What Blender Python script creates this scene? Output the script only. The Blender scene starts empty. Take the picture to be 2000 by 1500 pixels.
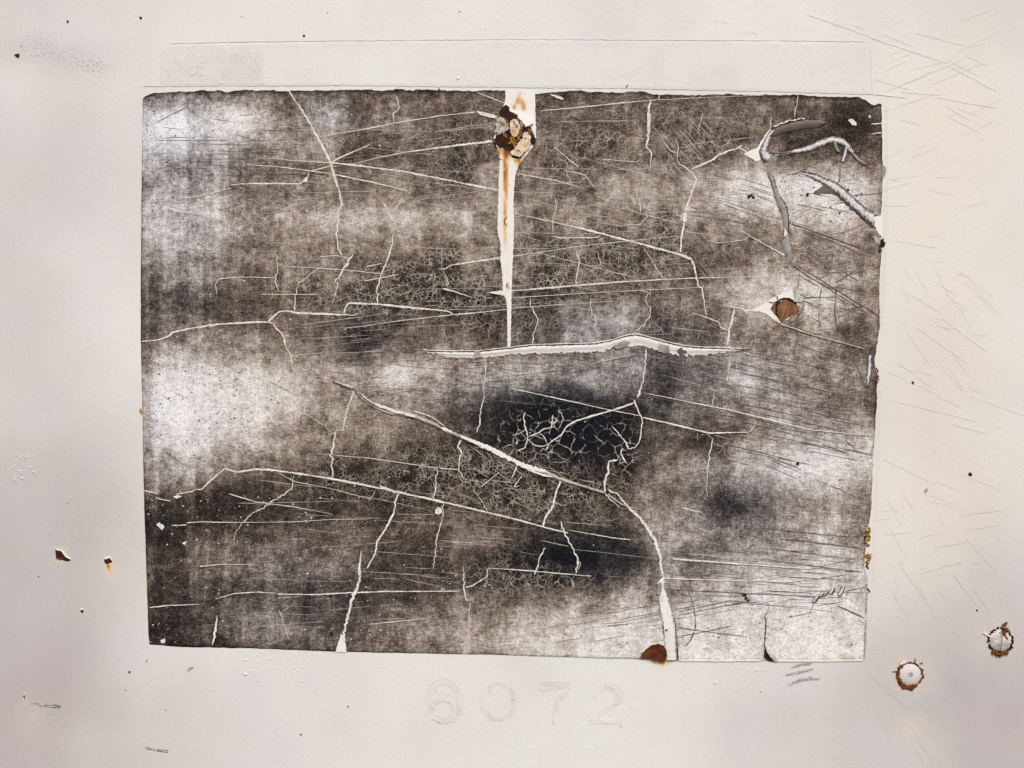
import bpy, math, random
import numpy as np
from mathutils import Vector
from mathutils.geometry import tessellate_polygon

random.seed(7)
rng = np.random.default_rng(7)
S = 0.0002            # metres per photograph pixel (panel seen is 0.40 x 0.30 m)
ZC = 1.40             # height of the picture centre above the ground

# ------------------------------------------------------------------ camera
scene = bpy.context.scene
col = scene.collection
cam_d = bpy.data.cameras.new('camera')
cam_d.lens = 50; cam_d.sensor_width = 36
cam_d.clip_start = 0.01; cam_d.clip_end = 50
cam = bpy.data.objects.new('camera', cam_d)
col.objects.link(cam)
cam.location = (0, -2000 * S * 50 / 36, ZC)
cam.rotation_euler = (math.radians(90), 0, 0)
scene.camera = cam
# ------------------------------------------------------------------ light
SUN_EL, SUN_AZ = 52, 14          # degrees; azimuth from straight in front towards the right
w = bpy.data.worlds.new('World'); scene.world = w; w.use_nodes = True
nt = w.node_tree; bg = nt.nodes['Background']
sky = nt.nodes.new('ShaderNodeTexSky'); sky.sky_type = 'NISHITA'; sky.sun_disc = False
sky.sun_elevation = math.radians(SUN_EL); sky.sun_rotation = math.radians(180 - SUN_AZ)
sky.dust_density = 4.0; sky.air_density = 1.0; sky.ozone_density = 0.6
nt.links.new(sky.outputs[0], bg.inputs[0]); bg.inputs[1].default_value = 0.10
sd = bpy.data.lights.new('sun', 'SUN'); sd.energy = 1.5; sd.angle = math.radians(12); sd.color = (1.0, 0.955, 0.885)
sun = bpy.data.objects.new('sun', sd); col.objects.link(sun)
dirv = Vector((math.sin(math.radians(SUN_AZ)) * math.cos(math.radians(SUN_EL)),
               -math.cos(math.radians(SUN_AZ)) * math.cos(math.radians(SUN_EL)), math.sin(math.radians(SUN_EL))))
sun.rotation_euler = dirv.to_track_quat('Z', 'Y').to_euler()
sun.location = (0.3, -1, 2.4)
vs = scene.view_settings
vs.view_transform = 'Standard'; vs.look = 'None'; vs.gamma = 1; vs.use_curve_mapping = False
vs.exposure = 0.55

# ------------------------------------------------------------------ noise and fields
def vnoise(x, y, seed=0):
    """smooth value noise on arrays, cell size 1"""
    r = np.random.default_rng(seed).random((256, 256))
    xi = np.floor(x).astype(int); yi = np.floor(y).astype(int)
    fx = x - xi; fy = y - yi
    fx = fx * fx * (3 - 2 * fx); fy = fy * fy * (3 - 2 * fy)
    a = r[yi % 256, xi % 256]; b = r[yi % 256, (xi + 1) % 256]
    c = r[(yi + 1) % 256, xi % 256]; d = r[(yi + 1) % 256, (xi + 1) % 256]
    return (a * (1 - fx) + b * fx) * (1 - fy) + (c * (1 - fx) + d * fx) * fy - 0.5

def blobs(x, y, lst):
    o = np.zeros_like(x, dtype=float)
    for cx, cy, sx, sy, a in lst:
        o += a * np.exp(-((x - cx) / sx) ** 2 - ((y - cy) / sy) ** 2)
    return o

STAIN = [  # rust run-off on the white paint: x, y, sx, sy, amount
    (1004, 211, 5, 7, .42), (1023, 208, 5, 9, .46), (1014, 199, 9, 9, .44), (1015, 184, 3.5, 9, .28),
    (989, 318, 5, 26, .46), (988, 358, 5.5, 30, .42), (987, 400, 5, 30, .32), (986, 440, 5, 26, .26), (987, 472, 5, 24, .22), (984, 330, 3, 40, .16),
    (974, 300, 4, 12, .45), (992, 296, 14, 7, .65), (1012, 314, 9, 5, .6), (1012, 325, 5, 9, .25), (992, 520, 3, 20, .16),
    (993, 560, 4, 7, .40), (1000, 300, 20, 12, .22),
    (211, 1105, 3.5, 6, .55), (216, 1116, 9, 14, .26), (206, 1098, 4, 5, .30),
    (118, 1093, 12, 7, .16), (120, 1072, 14, 6, .10),
    (1292, 1294, 17, 9, .34), (1306, 1278, 7, 10, .40), (1258, 1280, 8, 5, .12), (1302, 1287, 14, 5, .3),
    (1761, 1287, 5, 6, .34), (1777, 1316, 40, 36, .07), (1950, 1248, 42, 38, .08), (1777, 1345, 22, 6, .12),
    (1762, 1145, 6, 10, .09), (1783, 1420, 30, 26, .09), (276, 805, 3, 6, .40), (273, 815, 3, 20, .12),
    (1722, 475, 7, 9, .22), (60, 1400, 40, 30, .07), (48, 1362, 3, 9, .22), (160, 1194, 7, 6, .14), (1512, 628, 12, 8, .30), (1503, 604, 8, 8, .25),
]
GRIME_VIGNETTE = [  # greyish-mauve grime, with vignette darkening painted in towards the corners
    (150, 1010, 170, 210, .62), (80, 1300, 180, 170, .62), (260, 1420, 240, 110, .38), (60, 600, 120, 330, .26),
    (130, 300, 150, 190, .30), (1830, 1330, 200, 160, .55), (1930, 1180, 130, 220, .30), (1560, 1420, 170, 90, .28),
    (1960, 1460, 110, 110, .45), (1940, 60, 120, 90, .16), (120, 110, 110, 40, .22), (60, 70, 60, 40, .2), (40, 1440, 90, 90, .4), (1980, 500, 60, 300, .14),
]
CREAM = [(1000, 750, 3000, 3000, .12), (1850, 250, 160, 200, .8), (1850, 700, 150, 320, .9), (1820, 1000, 140, 200, .6), (80, 1420, 110, 70, .5), (1780, 1410, 60, 40, .6)]
SPECK = [(110, 110, 110, 30, .55), (60, 75, 50, 30, .45), (190, 135, 45, 20, .6), (1950, 1240, 60, 45, .7), (1777, 1318, 50, 46, .62), (45, 1300, 30, 300, .12)]

def stain_f(x, y): return np.clip(blobs(x, y, STAIN) * (1 + .9 * vnoise(x / 5, y / 9, 3)), 0, 1)
def grime_vignette_f(x, y):
    n = vnoise(x / 130, y / 160, 5) * .20 + vnoise(x / 55, y / 70, 6) * .10 + vnoise(x / 300, y / 260, 8) * .16
    return np.clip(blobs(np.clip(x, 90, 1900), np.clip(y, 60, 1440), GRIME_VIGNETTE) + n * .9 + .05, 0, 1)   # grime and painted vignette go on beyond the picture
def cream_f(x, y): return np.clip(blobs(x, y, CREAM) + vnoise(x / 90, y / 90, 9) * .6, 0, 1)

# ink and pale tone of the sticker, read by eye on a 25 x 19 grid (0 black ink .. 1 palest)
ROWS = """
45 45 40 38 38 36 36 38 38 38 38 38 40 36 36 37 38 38 37 37 36 36 36 36 50
75 78 62 72 60 45 50 40 40 40 36 36 38 34 38 40 37 36 36 37 36 38 32 27 36
70 55 58 50 48 45 40 36 36 37 36 36 40 38 40 38 38 40 38 38 45 38 32 38 40
60 48 52 42 42 42 42 40 42 42 42 42 42 40 42 45 52 52 55 68 75 80 78 75 70
60 55 48 46 45 44 46 50 52 52 52 46 45 42 44 42 40 38 40 45 58 66 68 68 55
50 52 55 52 46 46 46 46 50 46 42 42 42 38 38 36 36 35 36 38 45 48 45 42 42
38 40 44 40 36 36 40 40 36 34 32 42 38 34 34 34 34 33 36 50 58 60 62 60 45
36 36 36 34 36 36 36 36 32 32 30 30 32 30 40 48 42 38 36 42 50 50 52 50 40
42 55 58 56 52 50 42 28 42 46 48 40 38 36 46 46 42 36 32 38 45 45 45 38 36
62 80 82 80 78 68 60 52 62 60 50 52 55 48 48 46 44 30 40 48 52 50 44 44 40
72 88 88 85 80 70 56 52 56 48 36 30 18 14 15 22 26 32 42 46 50 50 48 44 42
72 82 80 74 66 58 46 42 46 36 32 28 18 10 10 16 22 34 30 30 52 62 66 70 66
52 58 52 40 36 34 30 28 30 28 28 28 28 26 16 16 26 42 44 42 58 72 78 78 68
28 26 24 22 24 26 26 28 28 28 30 28 28 28 30 32 36 42 36 28 38 54 60 58 48
24 22 24 28 32 34 34 36 34 36 38 40 30 24 24 26 34 46 46 44 52 62 66 62 48
24 24 32 36 36 34 36 32 32 28 30 28 24 14 16 24 28 44 56 62 68 74 76 74 60
24 24 28 34 34 30 30 30 32 32 34 34 40 46 44 46 56 58 60 70 78 82 84 84 80
22 22 26 36 42 36 30 36 46 48 50 56 62 68 72 76 80 78 80 84 86 88 88 86 84
20 20 24 32 38 30 32 40 48 54 60 66 72 76 80 84 86 84 86 88 88 90 88 86 84
"""
INK = np.array([[float(v) / 100 for v in l.split()] for l in ROWS.strip().splitlines()])

def ink_f(x, y):
    gx = np.clip((x - 280) / 60, 0, 23.999); gy = np.clip((y - 180) / (1110 / 18), 0, 17.999)
    ix = gx.astype(int); iy = gy.astype(int); fx = gx - ix; fy = gy - iy
    A = np.pad(INK, ((1, 2), (1, 2)), mode='edge')
    def cr(p0, p1, p2, p3, t):
        return p1 + .5 * t * (p2 - p0 + t * (2 * p0 - 5 * p1 + 4 * p2 - p3 + t * (3 * (p1 - p2) + p3 - p0)))
    rows = [cr(A[iy + k, ix], A[iy + k, ix + 1], A[iy + k, ix + 2], A[iy + k, ix + 3], fx) for k in range(4)]
    v = cr(rows[0], rows[1], rows[2], rows[3], fy)
    v += blobs(x, y, [(702, 655, 24, 26, -.10), (1655, 648, 26, 16, -.14), (1640, 250, 60, 26, -.03), (1690, 275, 25, 60, -.03),
                      (1560, 275, 40, 18, -.08), (1060, 850, 80, 45, -.12), (1170, 880, 60, 50, -.10), (1110, 1092, 60, 28, -.06), (1540, 350, 70, 22, .10), (935, 500, 30, 20, .10),
                      (600, 530, 60, 30, .05), (460, 225, 22, 22, .12), (650, 222, 22, 14, .12), (330, 250, 40, 40, .06),
                      (350, 780, 60, 60, .05), (470, 720, 50, 30, .05), (760, 735, 40, 25, .08), (1055, 715, 14, 40, .08),
                      (1305, 740, 22, 30, -.06), (1570, 920, 60, 30, .06), (1440, 985, 26, 24, -.06), (510, 1230, 30, 25, .06)])
    v += .075 * np.exp(-((v - .40) / .14) ** 2)
    v += blobs(x, y, [(600, 432, 330, 40, .12), (860, 432, 110, 36, .10), (1550, 620, 170, 90, .06), (1600, 760, 120, 60, .06), (1350, 720, 120, 50, .06), (1400, 905, 110, 45, .07), (1330, 1030, 80, 50, .06), (1380, 410, 110, 34, .08), (1150, 400, 140, 35, .06), (1180, 630, 110, 42, .09), (1080, 730, 160, 32, .06), (1480, 730, 120, 40, .05), (1500, 560, 140, 30, .06),
                      (480, 1080, 110, 36, .08), (640, 1110, 60, 30, .07), (930, 1045, 50, 30, .09), (700, 1050, 30, 30, .07), (530, 1235, 60, 25, .07), (400, 430, 40, 80, .07), (330, 540, 20, 90, .06), (430, 250, 110, 40, .05), (320, 1100, 60, 170, .06), (340, 250, 60, 60, .05), (330, 480, 60, 60, .06), (440, 250, 120, 60, .08), (1540, 590, 150, 45, .08), (1560, 900, 140, 60, .05), (1150, 1215, 160, 45, .06), (1500, 380, 160, 40, .06), (760, 735, 90, 35, .05)])
    # streaks and clouds of tone
    left = np.clip((820 - x) / 420, 0, 1)
    v += left * (np.maximum(vnoise(x / 17, y / 190, 11), -.12) * .22 + np.maximum(vnoise(x / 7, y / 120, 12), -.2) * .11)
    v += vnoise(x / 50, y / 30, 13) * .12 + vnoise(x / 21, y / 14, 14) * .10 + vnoise(x / 9, y / 7, 16) * .09 + (1 - left) * (vnoise(x / 24, y / 90, 15) * .15 + vnoise(x / 9, y / 60, 17) * .06)
    v = np.where(v > .78, .78 + (v - .78) * .55, v)
    return np.clip(v, 0.03, 1)

CRAZE = [(1130, 300, 170, 90, .75), (1120, 510, 190, 90, 1.0), (690, 560, 150, 70, 1.0), (900, 540, 110, 80, .9), (880, 290, 110, 60, .55),
         (1370, 270, 120, 70, .6), (1080, 850, 110, 70, .22), (880, 920, 190, 60, .9), (1080, 970, 160, 50, .8), (1010, 1120, 120, 40, .6),
         (1330, 470, 110, 70, .6), (800, 370, 130, 60, .4), (1180, 640, 140, 40, .4), (640, 920, 60, 40, .5), (1330, 620, 80, 50, .4)]

# ------------------------------------------------------------------ materials
def mat(name):
    m = bpy.data.materials.new(name); m.use_nodes = True
    n = m.node_tree.nodes; b = n['Principled BSDF']
    return m, m.node_tree, b
class N:
    """small node helper"""
    def __init__(s, t): s.t = t
    def new(s, ty, **kw):
        n = s.t.nodes.new(ty)
        for k, v in kw.items(): setattr(n, k, v)
        return n
    def link(s, a, b): s.t.links.new(a, b)
    def inp(s, sock, v):
        if isinstance(v, (int, float)): sock.default_value = v
        elif isinstance(v, tuple): sock.default_value = v
        else: s.link(v, sock)
    def math(s, op, a, b=0.0, c=None, clamp=False):
        n = s.new('ShaderNodeMath', operation=op, use_clamp=clamp)
        s.inp(n.inputs[0], a); s.inp(n.inputs[1], b)
        if c is not None: s.inp(n.inputs[2], c)
        return n.outputs[0]
    def attr(s, name):
        return s.new('ShaderNodeAttribute', attribute_name=name).outputs['Fac']
    def px(s, scale=(1, 1, 1)):
        tc = s.new('ShaderNodeTexCoord'); mp = s.new('ShaderNodeMapping')
        mp.inputs['Scale'].default_value = tuple(k / S for k in scale)
        s.link(tc.outputs['Object'], mp.inputs['Vector']); return mp.outputs[0]
    def noise(s, vec, period, detail=2, rough=.5, dist=0):
        n = s.new('ShaderNodeTexNoise'); n.inputs['Scale'].default_value = 1.0 / period
        n.inputs['Detail'].default_value = detail; n.inputs['Roughness'].default_value = rough
        n.inputs['Distortion'].default_value = dist
        s.link(vec, n.inputs['Vector']); return n.outputs['Fac']
    def ramp(s, fac, stops):
        r = s.new('ShaderNodeValToRGB'); e = r.color_ramp.elements
        while len(e) < len(stops): e.new(0.5)
        for el, (p, c) in zip(e, stops): el.position = p; el.color = (*c, 1)
        s.link(fac, r.inputs[0]); return r.outputs[0]
    def mix(s, fac, a, b, mode='MIX'):
        n = s.new('ShaderNodeMix', data_type='RGBA', blend_type=mode)
        s.inp(n.inputs[0], fac)
        for k, v in ((6, a), (7, b)):
            if isinstance(v, tuple): n.inputs[k].default_value = (*v, 1)
            else: s.link(v, n.inputs[k])
        return n.outputs[2]
    def bump(s, h, strength, dist):
        b = s.new('ShaderNodeBump'); b.inputs['Strength'].default_value = strength; b.inputs['Distance'].default_value = dist
        s.link(h, b.inputs['Height']); return b.outputs[0]

def paint_mat(name, base, rough=.5, specks=True):
    m, t, b = mat(name); k = N(t); p = k.px()
    n_f = k.noise(p, 3.2, 2, .6); n_m = k.noise(p, 60, 4, .55); n_s = k.noise(p, 4.5, 1, .5)
    c = k.mix(k.math('MULTIPLY', n_m, .35), base, (base[0] * .93, base[1] * .90, base[2] * .90))
    c = k.mix(k.attr('cream'), c, (base[0] * .99, base[1] * .945, base[2] * .865))
    c = k.mix(k.attr('grime'), c, (.46, .415, .415))  # grime colour, which also carries the painted vignette
    # fine dirt in the pores of the paint
    pore = k.math('MULTIPLY', k.math('SUBTRACT', n_s, .60), 7.0, clamp=True)
    c = k.mix(k.math('MULTIPLY', pore, .20), c, (.33, .29, .26))
    sp = k.math('MULTIPLY', k.math('SUBTRACT', k.math('ADD', k.noise(p, 3.4, 2, .7), k.math('MULTIPLY', k.attr('speck'), .17)), .66), 12.0, clamp=True)
    c = k.mix(k.math('MULTIPLY', sp, k.math('MULTIPLY', k.attr('speck'), 1.2, clamp=True)), c, (.20, .17, .15))
    st = k.ramp(k.attr('stain'), [(0, (.80, .74, .62)), (.25, (.74, .56, .33)), (.5, (.58, .27, .06)), (.75, (.30, .09, .025)), (1, (.10, .03, .015))])
    c = k.mix(k.math('MULTIPLY', k.attr('stain'), 3.2, clamp=True), c, st)
    k.link(c, b.inputs['Base Color'])
    b.inputs['Roughness'].default_value = rough; b.inputs['Specular IOR Level'].default_value = .3
    h = k.math('ADD', k.math('MULTIPLY', n_f, .5), k.math('MULTIPLY', k.noise(p, 14, 2), 1.0))
    k.link(k.bump(h, .55, .00014), b.inputs['Normal'])
    return m

def film_mat():
    m, t, b = mat('sticker_film'); k = N(t); p = k.px()
    F = k.attr('ink')
    n1 = k.noise(p, 2.2, 2, .65); n2 = k.noise(k.px((.22, 1, 1)), 2.2, 2, .6); n3 = k.noise(p, 16, 4, .6)
    n4 = k.noise(k.px((1, 1, .35)), 5.0, 2, .6)
    g = k.math('ADD', k.math('MULTIPLY', k.math('SUBTRACT', n1, .5), .64), k.math('MULTIPLY', k.math('SUBTRACT', n2, .5), .40))
    g = k.math('ADD', g, k.math('MULTIPLY', k.math('SUBTRACT', n3, .5), .34))
    g = k.math('ADD', g, k.math('MULTIPLY', k.math('SUBTRACT', n4, .5), .28))
    # less grain at both ends of the tone scale
    amp = k.math('ADD', .55, k.math('MULTIPLY', k.math('MULTIPLY', k.math('ADD', F, 0.0, clamp=True), k.math('SUBTRACT', 1.0, F, clamp=True)), 2.6))
    tt = k.math('ADD', F, k.math('MULTIPLY', g, amp))
    # worn-through dots on dark ink, dots of ink left on bare film
    sp1 = k.math('MULTIPLY', k.math('SUBTRACT', k.noise(p, 2.3, 1, .5), .56), 7.0, clamp=True)
    sp2 = k.math('MULTIPLY', k.math('SUBTRACT', k.noise(k.px((.7, 1, 1.3)), 2.6, 1, .5), .58), 7.0, clamp=True)
    lo = k.math('SUBTRACT', .62, F, clamp=True); hi = k.math('SUBTRACT', F, .40, clamp=True)
    tt = k.math('ADD', tt, k.math('MULTIPLY', k.math('MULTIPLY', sp1, lo), .36))
    tt = k.math('SUBTRACT', tt, k.math('MULTIPLY', k.math('MULTIPLY', sp2, hi), .50))
    warm = k.ramp(tt, [(0, (.010, .0085, .008)), (.2, (.042, .031, .0245)), (.4, (.162, .123, .096)), (.6, (.360, .302, .252)), (.8, (.61, .572, .53)), (1, (.88, .87, .86))])
    cool = k.ramp(tt, [(0, (.005, .006, .010)), (.2, (.022, .023, .031)), (.4, (.115, .110, .118)), (.6, (.32, .31, .325)), (.8, (.60, .60, .635)), (1, (.88, .89, .94))])
    c = k.mix(k.attr('cool'), warm, cool)
    # crazing of the film
    dv = k.new('ShaderNodeTexNoise'); dv.inputs['Scale'].default_value = 1 / 13; dv.inputs['Detail'].default_value = 1
    k.link(p, dv.inputs['Vector'])
    dm = k.new('ShaderNodeVectorMath', operation='MULTIPLY_ADD'); k.link(dv.outputs['Color'], dm.inputs[0])
    dm.inputs[1].default_value = (5.5, 5.5, 5.5); k.link(p, dm.inputs[2])
    cr = None
    for per, wd in ((15.0, .042), (8.0, .055)):
        v = k.new('ShaderNodeTexVoronoi', feature='DISTANCE_TO_EDGE'); v.inputs['Scale'].default_value = 1 / per
        k.link(dm.outputs[0], v.inputs['Vector'])
        l = k.math('SUBTRACT', 1.0, k.math('DIVIDE', v.outputs['Distance'], wd), clamp=True)
        cr = l if cr is None else k.math('MAXIMUM', cr, l)
    w2 = k.new('ShaderNodeTexVoronoi', feature='DISTANCE_TO_EDGE'); w2.inputs['Scale'].default_value = 1 / 25.0
    dm2 = k.new('ShaderNodeVectorMath', operation='MULTIPLY_ADD'); k.link(dv.outputs['Color'], dm2.inputs[0]); dm2.inputs[1].default_value = (13, 13, 13); k.link(p, dm2.inputs[2])
    k.link(dm2.outputs[0], w2.inputs['Vector'])
    web = k.math('MULTIPLY', k.math('SUBTRACT', 1.0, k.math('DIVIDE', w2.outputs['Distance'], .030), clamp=True), 2.0, clamp=True)
    web = k.math('MULTIPLY', k.math('MULTIPLY', web, k.math('MULTIPLY', k.attr('web'), .75)), k.math('MULTIPLY', k.math('SUBTRACT', k.noise(p, 18, 2, .6), .40), 6.0, clamp=True), clamp=True)
    brk = k.math('MULTIPLY', k.math('SUBTRACT', k.noise(p, 26, 3, .6), .38), 5.0, clamp=True)
    cm = k.math('MULTIPLY', k.math('MULTIPLY', cr, k.attr('craze')), brk, clamp=True)
    c = k.mix(k.math('MULTIPLY', cm, .85), c, (.62, .55, .455))
    c = k.mix(web, c, (.66, .60, .51))
    k.link(c, b.inputs['Base Color'])
    b.inputs['Roughness'].default_value = .6; b.inputs['Specular IOR Level'].default_value = .07
    k.link(k.bump(n1, .45, .00012), b.inputs['Normal'])
    return m

def flat_mat(name, c1, c2, period=6, rough=.7, bump=.5, spec=.2, detail=3, c3=None):
    m, t, b = mat(name); k = N(t); p = k.px()
    n = k.noise(p, period, detail, .65)
    f = k.math('MULTIPLY', k.math('SUBTRACT', n, .32), 2.8, clamp=True)
    c = k.mix(f, c1, c2)
    if c3: c = k.mix(k.math('MULTIPLY', k.math('SUBTRACT', k.noise(p, period * .5, 3, .7), .56), 8, clamp=True), c, c3)
    k.link(c, b.inputs['Base Color']); b.inputs['Roughness'].default_value = rough; b.inputs['Specular IOR Level'].default_value = spec
    if bump: k.link(k.bump(n, bump, .0004), b.inputs['Normal'])
    return m

M = {}
M['panel'] = paint_mat('panel_paint', (.775, .772, .755))
M['white'] = paint_mat('bare_white_paint', (.83, .815, .775))
M['film'] = film_mat()
M['crack'] = flat_mat('crack_paint', (.58, .53, .46), (.90, .87, .80), 9, .6, .3)
M['fine'] = flat_mat('fine_crack_paint', (.36, .32, .27), (.70, .65, .57), 9, .6, 0)
M['line_light'] = flat_mat('light_scratch', (.30, .27, .24), (.58, .54, .49), 16, .6, 0)
M['line_dark'] = flat_mat('dark_scratch', (.04, .034, .034), (.22, .195, .185), 14, .7, 0)
M['line_tan'] = flat_mat('tan_scratch', (.66, .62, .57), (.77, .75, .715), 14, .7, 0)
M['line_tan2'] = flat_mat('brown_scratch', (.55, .505, .475), (.64, .60, .575), 14, .7, 0)
M['primer'] = flat_mat('pale_film_back', (.56, .535, .50), (.82, .80, .775), 13, .45, .25, .35)
M['silver'] = flat_mat('rolled_film', (.52, .515, .53), (.80, .80, .85), 8, .35, .35, .5)
def worn_lit_mat(name, low, mid, high, bias):
    # lifted film: ink and brown backing low down, silver wear plus a painted highlight along the crest
    m, t, b = mat(name); k = N(t); p = k.px()
    n = k.noise(p, 5, 3, .7); n2 = k.noise(p, 18, 3, .6)
    f = k.math('ADD', k.attr('crest'), k.math('ADD', k.math('MULTIPLY', k.math('SUBTRACT', n, .5), 1.5), k.math('MULTIPLY', k.math('SUBTRACT', n2, .5), .8)))
    c = k.ramp(k.math('SUBTRACT', f, bias), [(.0, low), (.25, low), (.42, mid), (.68, high), (1, high)])
    k.link(c, b.inputs['Base Color']); b.inputs['Roughness'].default_value = .45; b.inputs['Specular IOR Level'].default_value = .35
    k.link(k.bump(n, .6, .0003), b.inputs['Normal'])
    return m
M['silver'] = worn_lit_mat('rolled_film', (.11, .085, .07), (.30, .275, .26), (.66, .65, .68), 0.22)
M['primer'] = worn_lit_mat('pale_film_back', (.30, .27, .235), (.56, .535, .50), (.77, .75, .725), -.28)
M['tan_film'] = worn_lit_mat('tan_film_edge', (.10, .08, .065), (.33, .28, .22), (.58, .53, .45), .05)
M['brown_film'] = flat_mat('brown_film_back', (.095, .072, .062), (.16, .128, .112), 16, .5, .1, .3)
M['grey_film'] = flat_mat('grey_film_back', (.22, .195, .175), (.38, .355, .33), 12, .5, .2, .3)
M['tan_film'] = flat_mat('tan_film_edge', (.26, .22, .17), (.50, .45, .37), 8, .55, .4, .2)
M['dirt_shade'] = flat_mat('dirt_and_shade', (.010, .008, .008), (.035, .028, .025), 6, .9, .3, .05)  # dirt in the pits, and near-black shade painted into gaps
M['rust'] = flat_mat('dark_rust', (.020, .008, .006), (.070, .028, .018), 9, .85, .8, .1, 4, (.012, .006, .005))
M['rust_red'] = flat_mat('red_rust', (.045, .012, .006), (.17, .05, .018), 9, .85, .9, .1, 5, (.018, .006, .004))
M['rust_tan'] = flat_mat('pale_rust', (.09, .030, .014), (.37, .18, .09), 15, .8, .8, .15, 5, (.10, .03, .015))
M['crust'] = flat_mat('rust_crust', (.055, .018, .006), (.30, .11, .02), 5, .9, .9, .08, 4, (.03, .01, .005))
M['lichen'] = flat_mat('yellow_crust', (.20, .10, .012), (.55, .34, .045), 4, .9, .9, .08, 4, (.06, .028, .006))
M['flake'] = flat_mat('chalky_flake', (.34, .31, .28), (.80, .78, .74), 11, .6, .8, .2, 5, (.40, .33, .25))
M['flake_rusty'] = flat_mat('rusty_flake', (.22, .17, .13), (.68, .64, .58), 9, .7, .9, .15, 5, (.11, .045, .02))
M['flake_warm'] = flat_mat('stained_flake', (.52, .34, .18), (.82, .75, .62), 12, .6, .8, .2, 5, (.22, .085, .03))
M['grey_dot'] = flat_mat('grey_paint_speck', (.30, .28, .29), (.44, .42, .44), 6, .6, .2)

# ------------------------------------------------------------------ mesh helpers (all in photograph pixels, h = towards the viewer)
def W(x, y, h): return ((x - 1000) * S, -h * S, ZC + (750 - y) * S)

def empty(name, x, y, label=None, cat=None, group=None):
    o = bpy.data.objects.new(name, None); col.objects.link(o)
    o.location = W(x, y, 0); o.empty_display_size = .01
    if label: o['label'] = label
    if cat: o['category'] = cat
    if group: o['group'] = group
    return o

def root_loc(o):
    v = Vector((0, 0, 0))
    while o: v = v + o.location; o = o.parent
    return v

def mk(name, verts, faces, material, parent=None, smooth=False, attrs=None, kind=None, label=None):
    """verts: (n,3) photograph px and height"""
    v = np.asarray(verts, dtype=float)
    off = root_loc(parent) if parent else Vector((0, 0, 0))
    co = np.empty_like(v)
    co[:, 0] = (v[:, 0] - 1000) * S - off.x; co[:, 1] = -v[:, 2] * S - off.y; co[:, 2] = ZC + (750 - v[:, 1]) * S - off.z
    me = bpy.data.meshes.new(name)
    if isinstance(faces, np.ndarray):
        nf, k = faces.shape
        me.vertices.add(len(co)); me.vertices.foreach_set('co', co.astype(np.float32).ravel())
        me.loops.add(nf * k); me.loops.foreach_set('vertex_index', faces.astype(np.int32).ravel())
        me.polygons.add(nf); me.polygons.foreach_set('loop_start', np.arange(0, nf * k, k, dtype=np.int32))
        me.polygons.foreach_set('loop_total', np.full(nf, k, dtype=np.int32))
        me.update(calc_edges=True)
    else:
        me.from_pydata([tuple(c) for c in co], [], faces); me.update()
    if attrs:
        for an, av in attrs.items():
            a = me.attributes.new(an, 'FLOAT', 'POINT'); a.data.foreach_set('value', np.asarray(av, dtype=np.float32))
    if smooth: me.polygons.foreach_set('use_smooth', np.ones(len(me.polygons), dtype=bool))
    me.materials.append(M[material] if isinstance(material, str) else material)
    o = bpy.data.objects.new(name, me); col.objects.link(o)
    if parent: o.parent = parent
    if kind: o['kind'] = kind
    if label: o['label'] = label
    return o

def grid_faces(nx, ny):
    i = np.arange(nx - 1); j = np.arange(ny - 1)
    a = (j[:, None] * nx + i[None, :]).ravel()
    return np.stack([a, a + nx, a + nx + 1, a + 1], 1)     # faces turned to the viewer (y down)

def resample(pts, step=None, n=None):
    p = np.asarray(pts, dtype=float)
    d = np.r_[0, np.cumsum(np.hypot(*(np.diff(p[:, :2], axis=0)).T))]
    if n is None: n = max(2, int(d[-1] / step) + 1)
    t = np.linspace(0, d[-1], n)
    return np.stack([np.interp(t, d, p[:, k]) for k in range(p.shape[1])], 1)

def smooth_path(p, k=1):
    p = p.copy()
    for _ in range(k):
        q = p.copy(); q[1:-1] = (p[:-2] + 2 * p[1:-1] + p[2:]) / 4; p = q
    return p

_h = [0.0]
def next_h():
    _h[0] += 0.006
    return 1.75 + _h[0]

def ribbon(pts, jit=.5, wj=.35, h=None, step=3.0, sm=1):
    """vertices and quads of a thin ragged strip; pts rows are x, y, width"""
    p = smooth_path(resample(pts, step), sm)
    n = len(p)
    d = np.gradient(p[:, :2], axis=0); d /= np.maximum(np.hypot(d[:, 0], d[:, 1]), 1e-6)[:, None]
    nrm = np.stack([-d[:, 1], d[:, 0]], 1)
    c = p[:, :2] + nrm * (rng.normal(0, jit, n))[:, None]
    wl = p[:, 2] / 2 * (1 + rng.normal(0, wj, n).clip(-.8, .9)); wr = p[:, 2] / 2 * (1 + rng.normal(0, wj, n).clip(-.8, .9))
    slow = np.interp(np.arange(n), np.arange(0, n + 8, 7), rng.uniform(.62, 1.3, len(np.arange(0, n + 8, 7))))
    wl = wl * slow; wr = wr * slow
    wl[0] *= .25; wr[0] *= .25; wl[-1] *= .25; wr[-1] *= .25
    hh = next_h() if h is None else h
    L = np.c_[c - nrm * wl[:, None], np.full(n, hh)]; C = np.c_[c, np.full(n, hh + .05)]; R = np.c_[c + nrm * wr[:, None], np.full(n, hh)]
    v = np.stack([L, C, R], 1).reshape(-1, 3)
    f = []
    for i in range(n - 1):
        a = 3 * i
        f += [(a, a + 1, a + 4, a + 3), (a + 1, a + 2, a + 5, a + 4)]
    return v, f

def orient(v, f):
    """flip faces that look away from the viewer"""
    v = np.asarray(v); out = []
    for q in f:
        a, b, c = v[q[0]], v[q[1]], v[q[2]]
        z = (b[0] - a[0]) * (c[1] - a[1]) - (b[1] - a[1]) * (c[0] - a[0])
        out.append(tuple(reversed(q)) if z > 0 else tuple(q))
    return out

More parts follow.
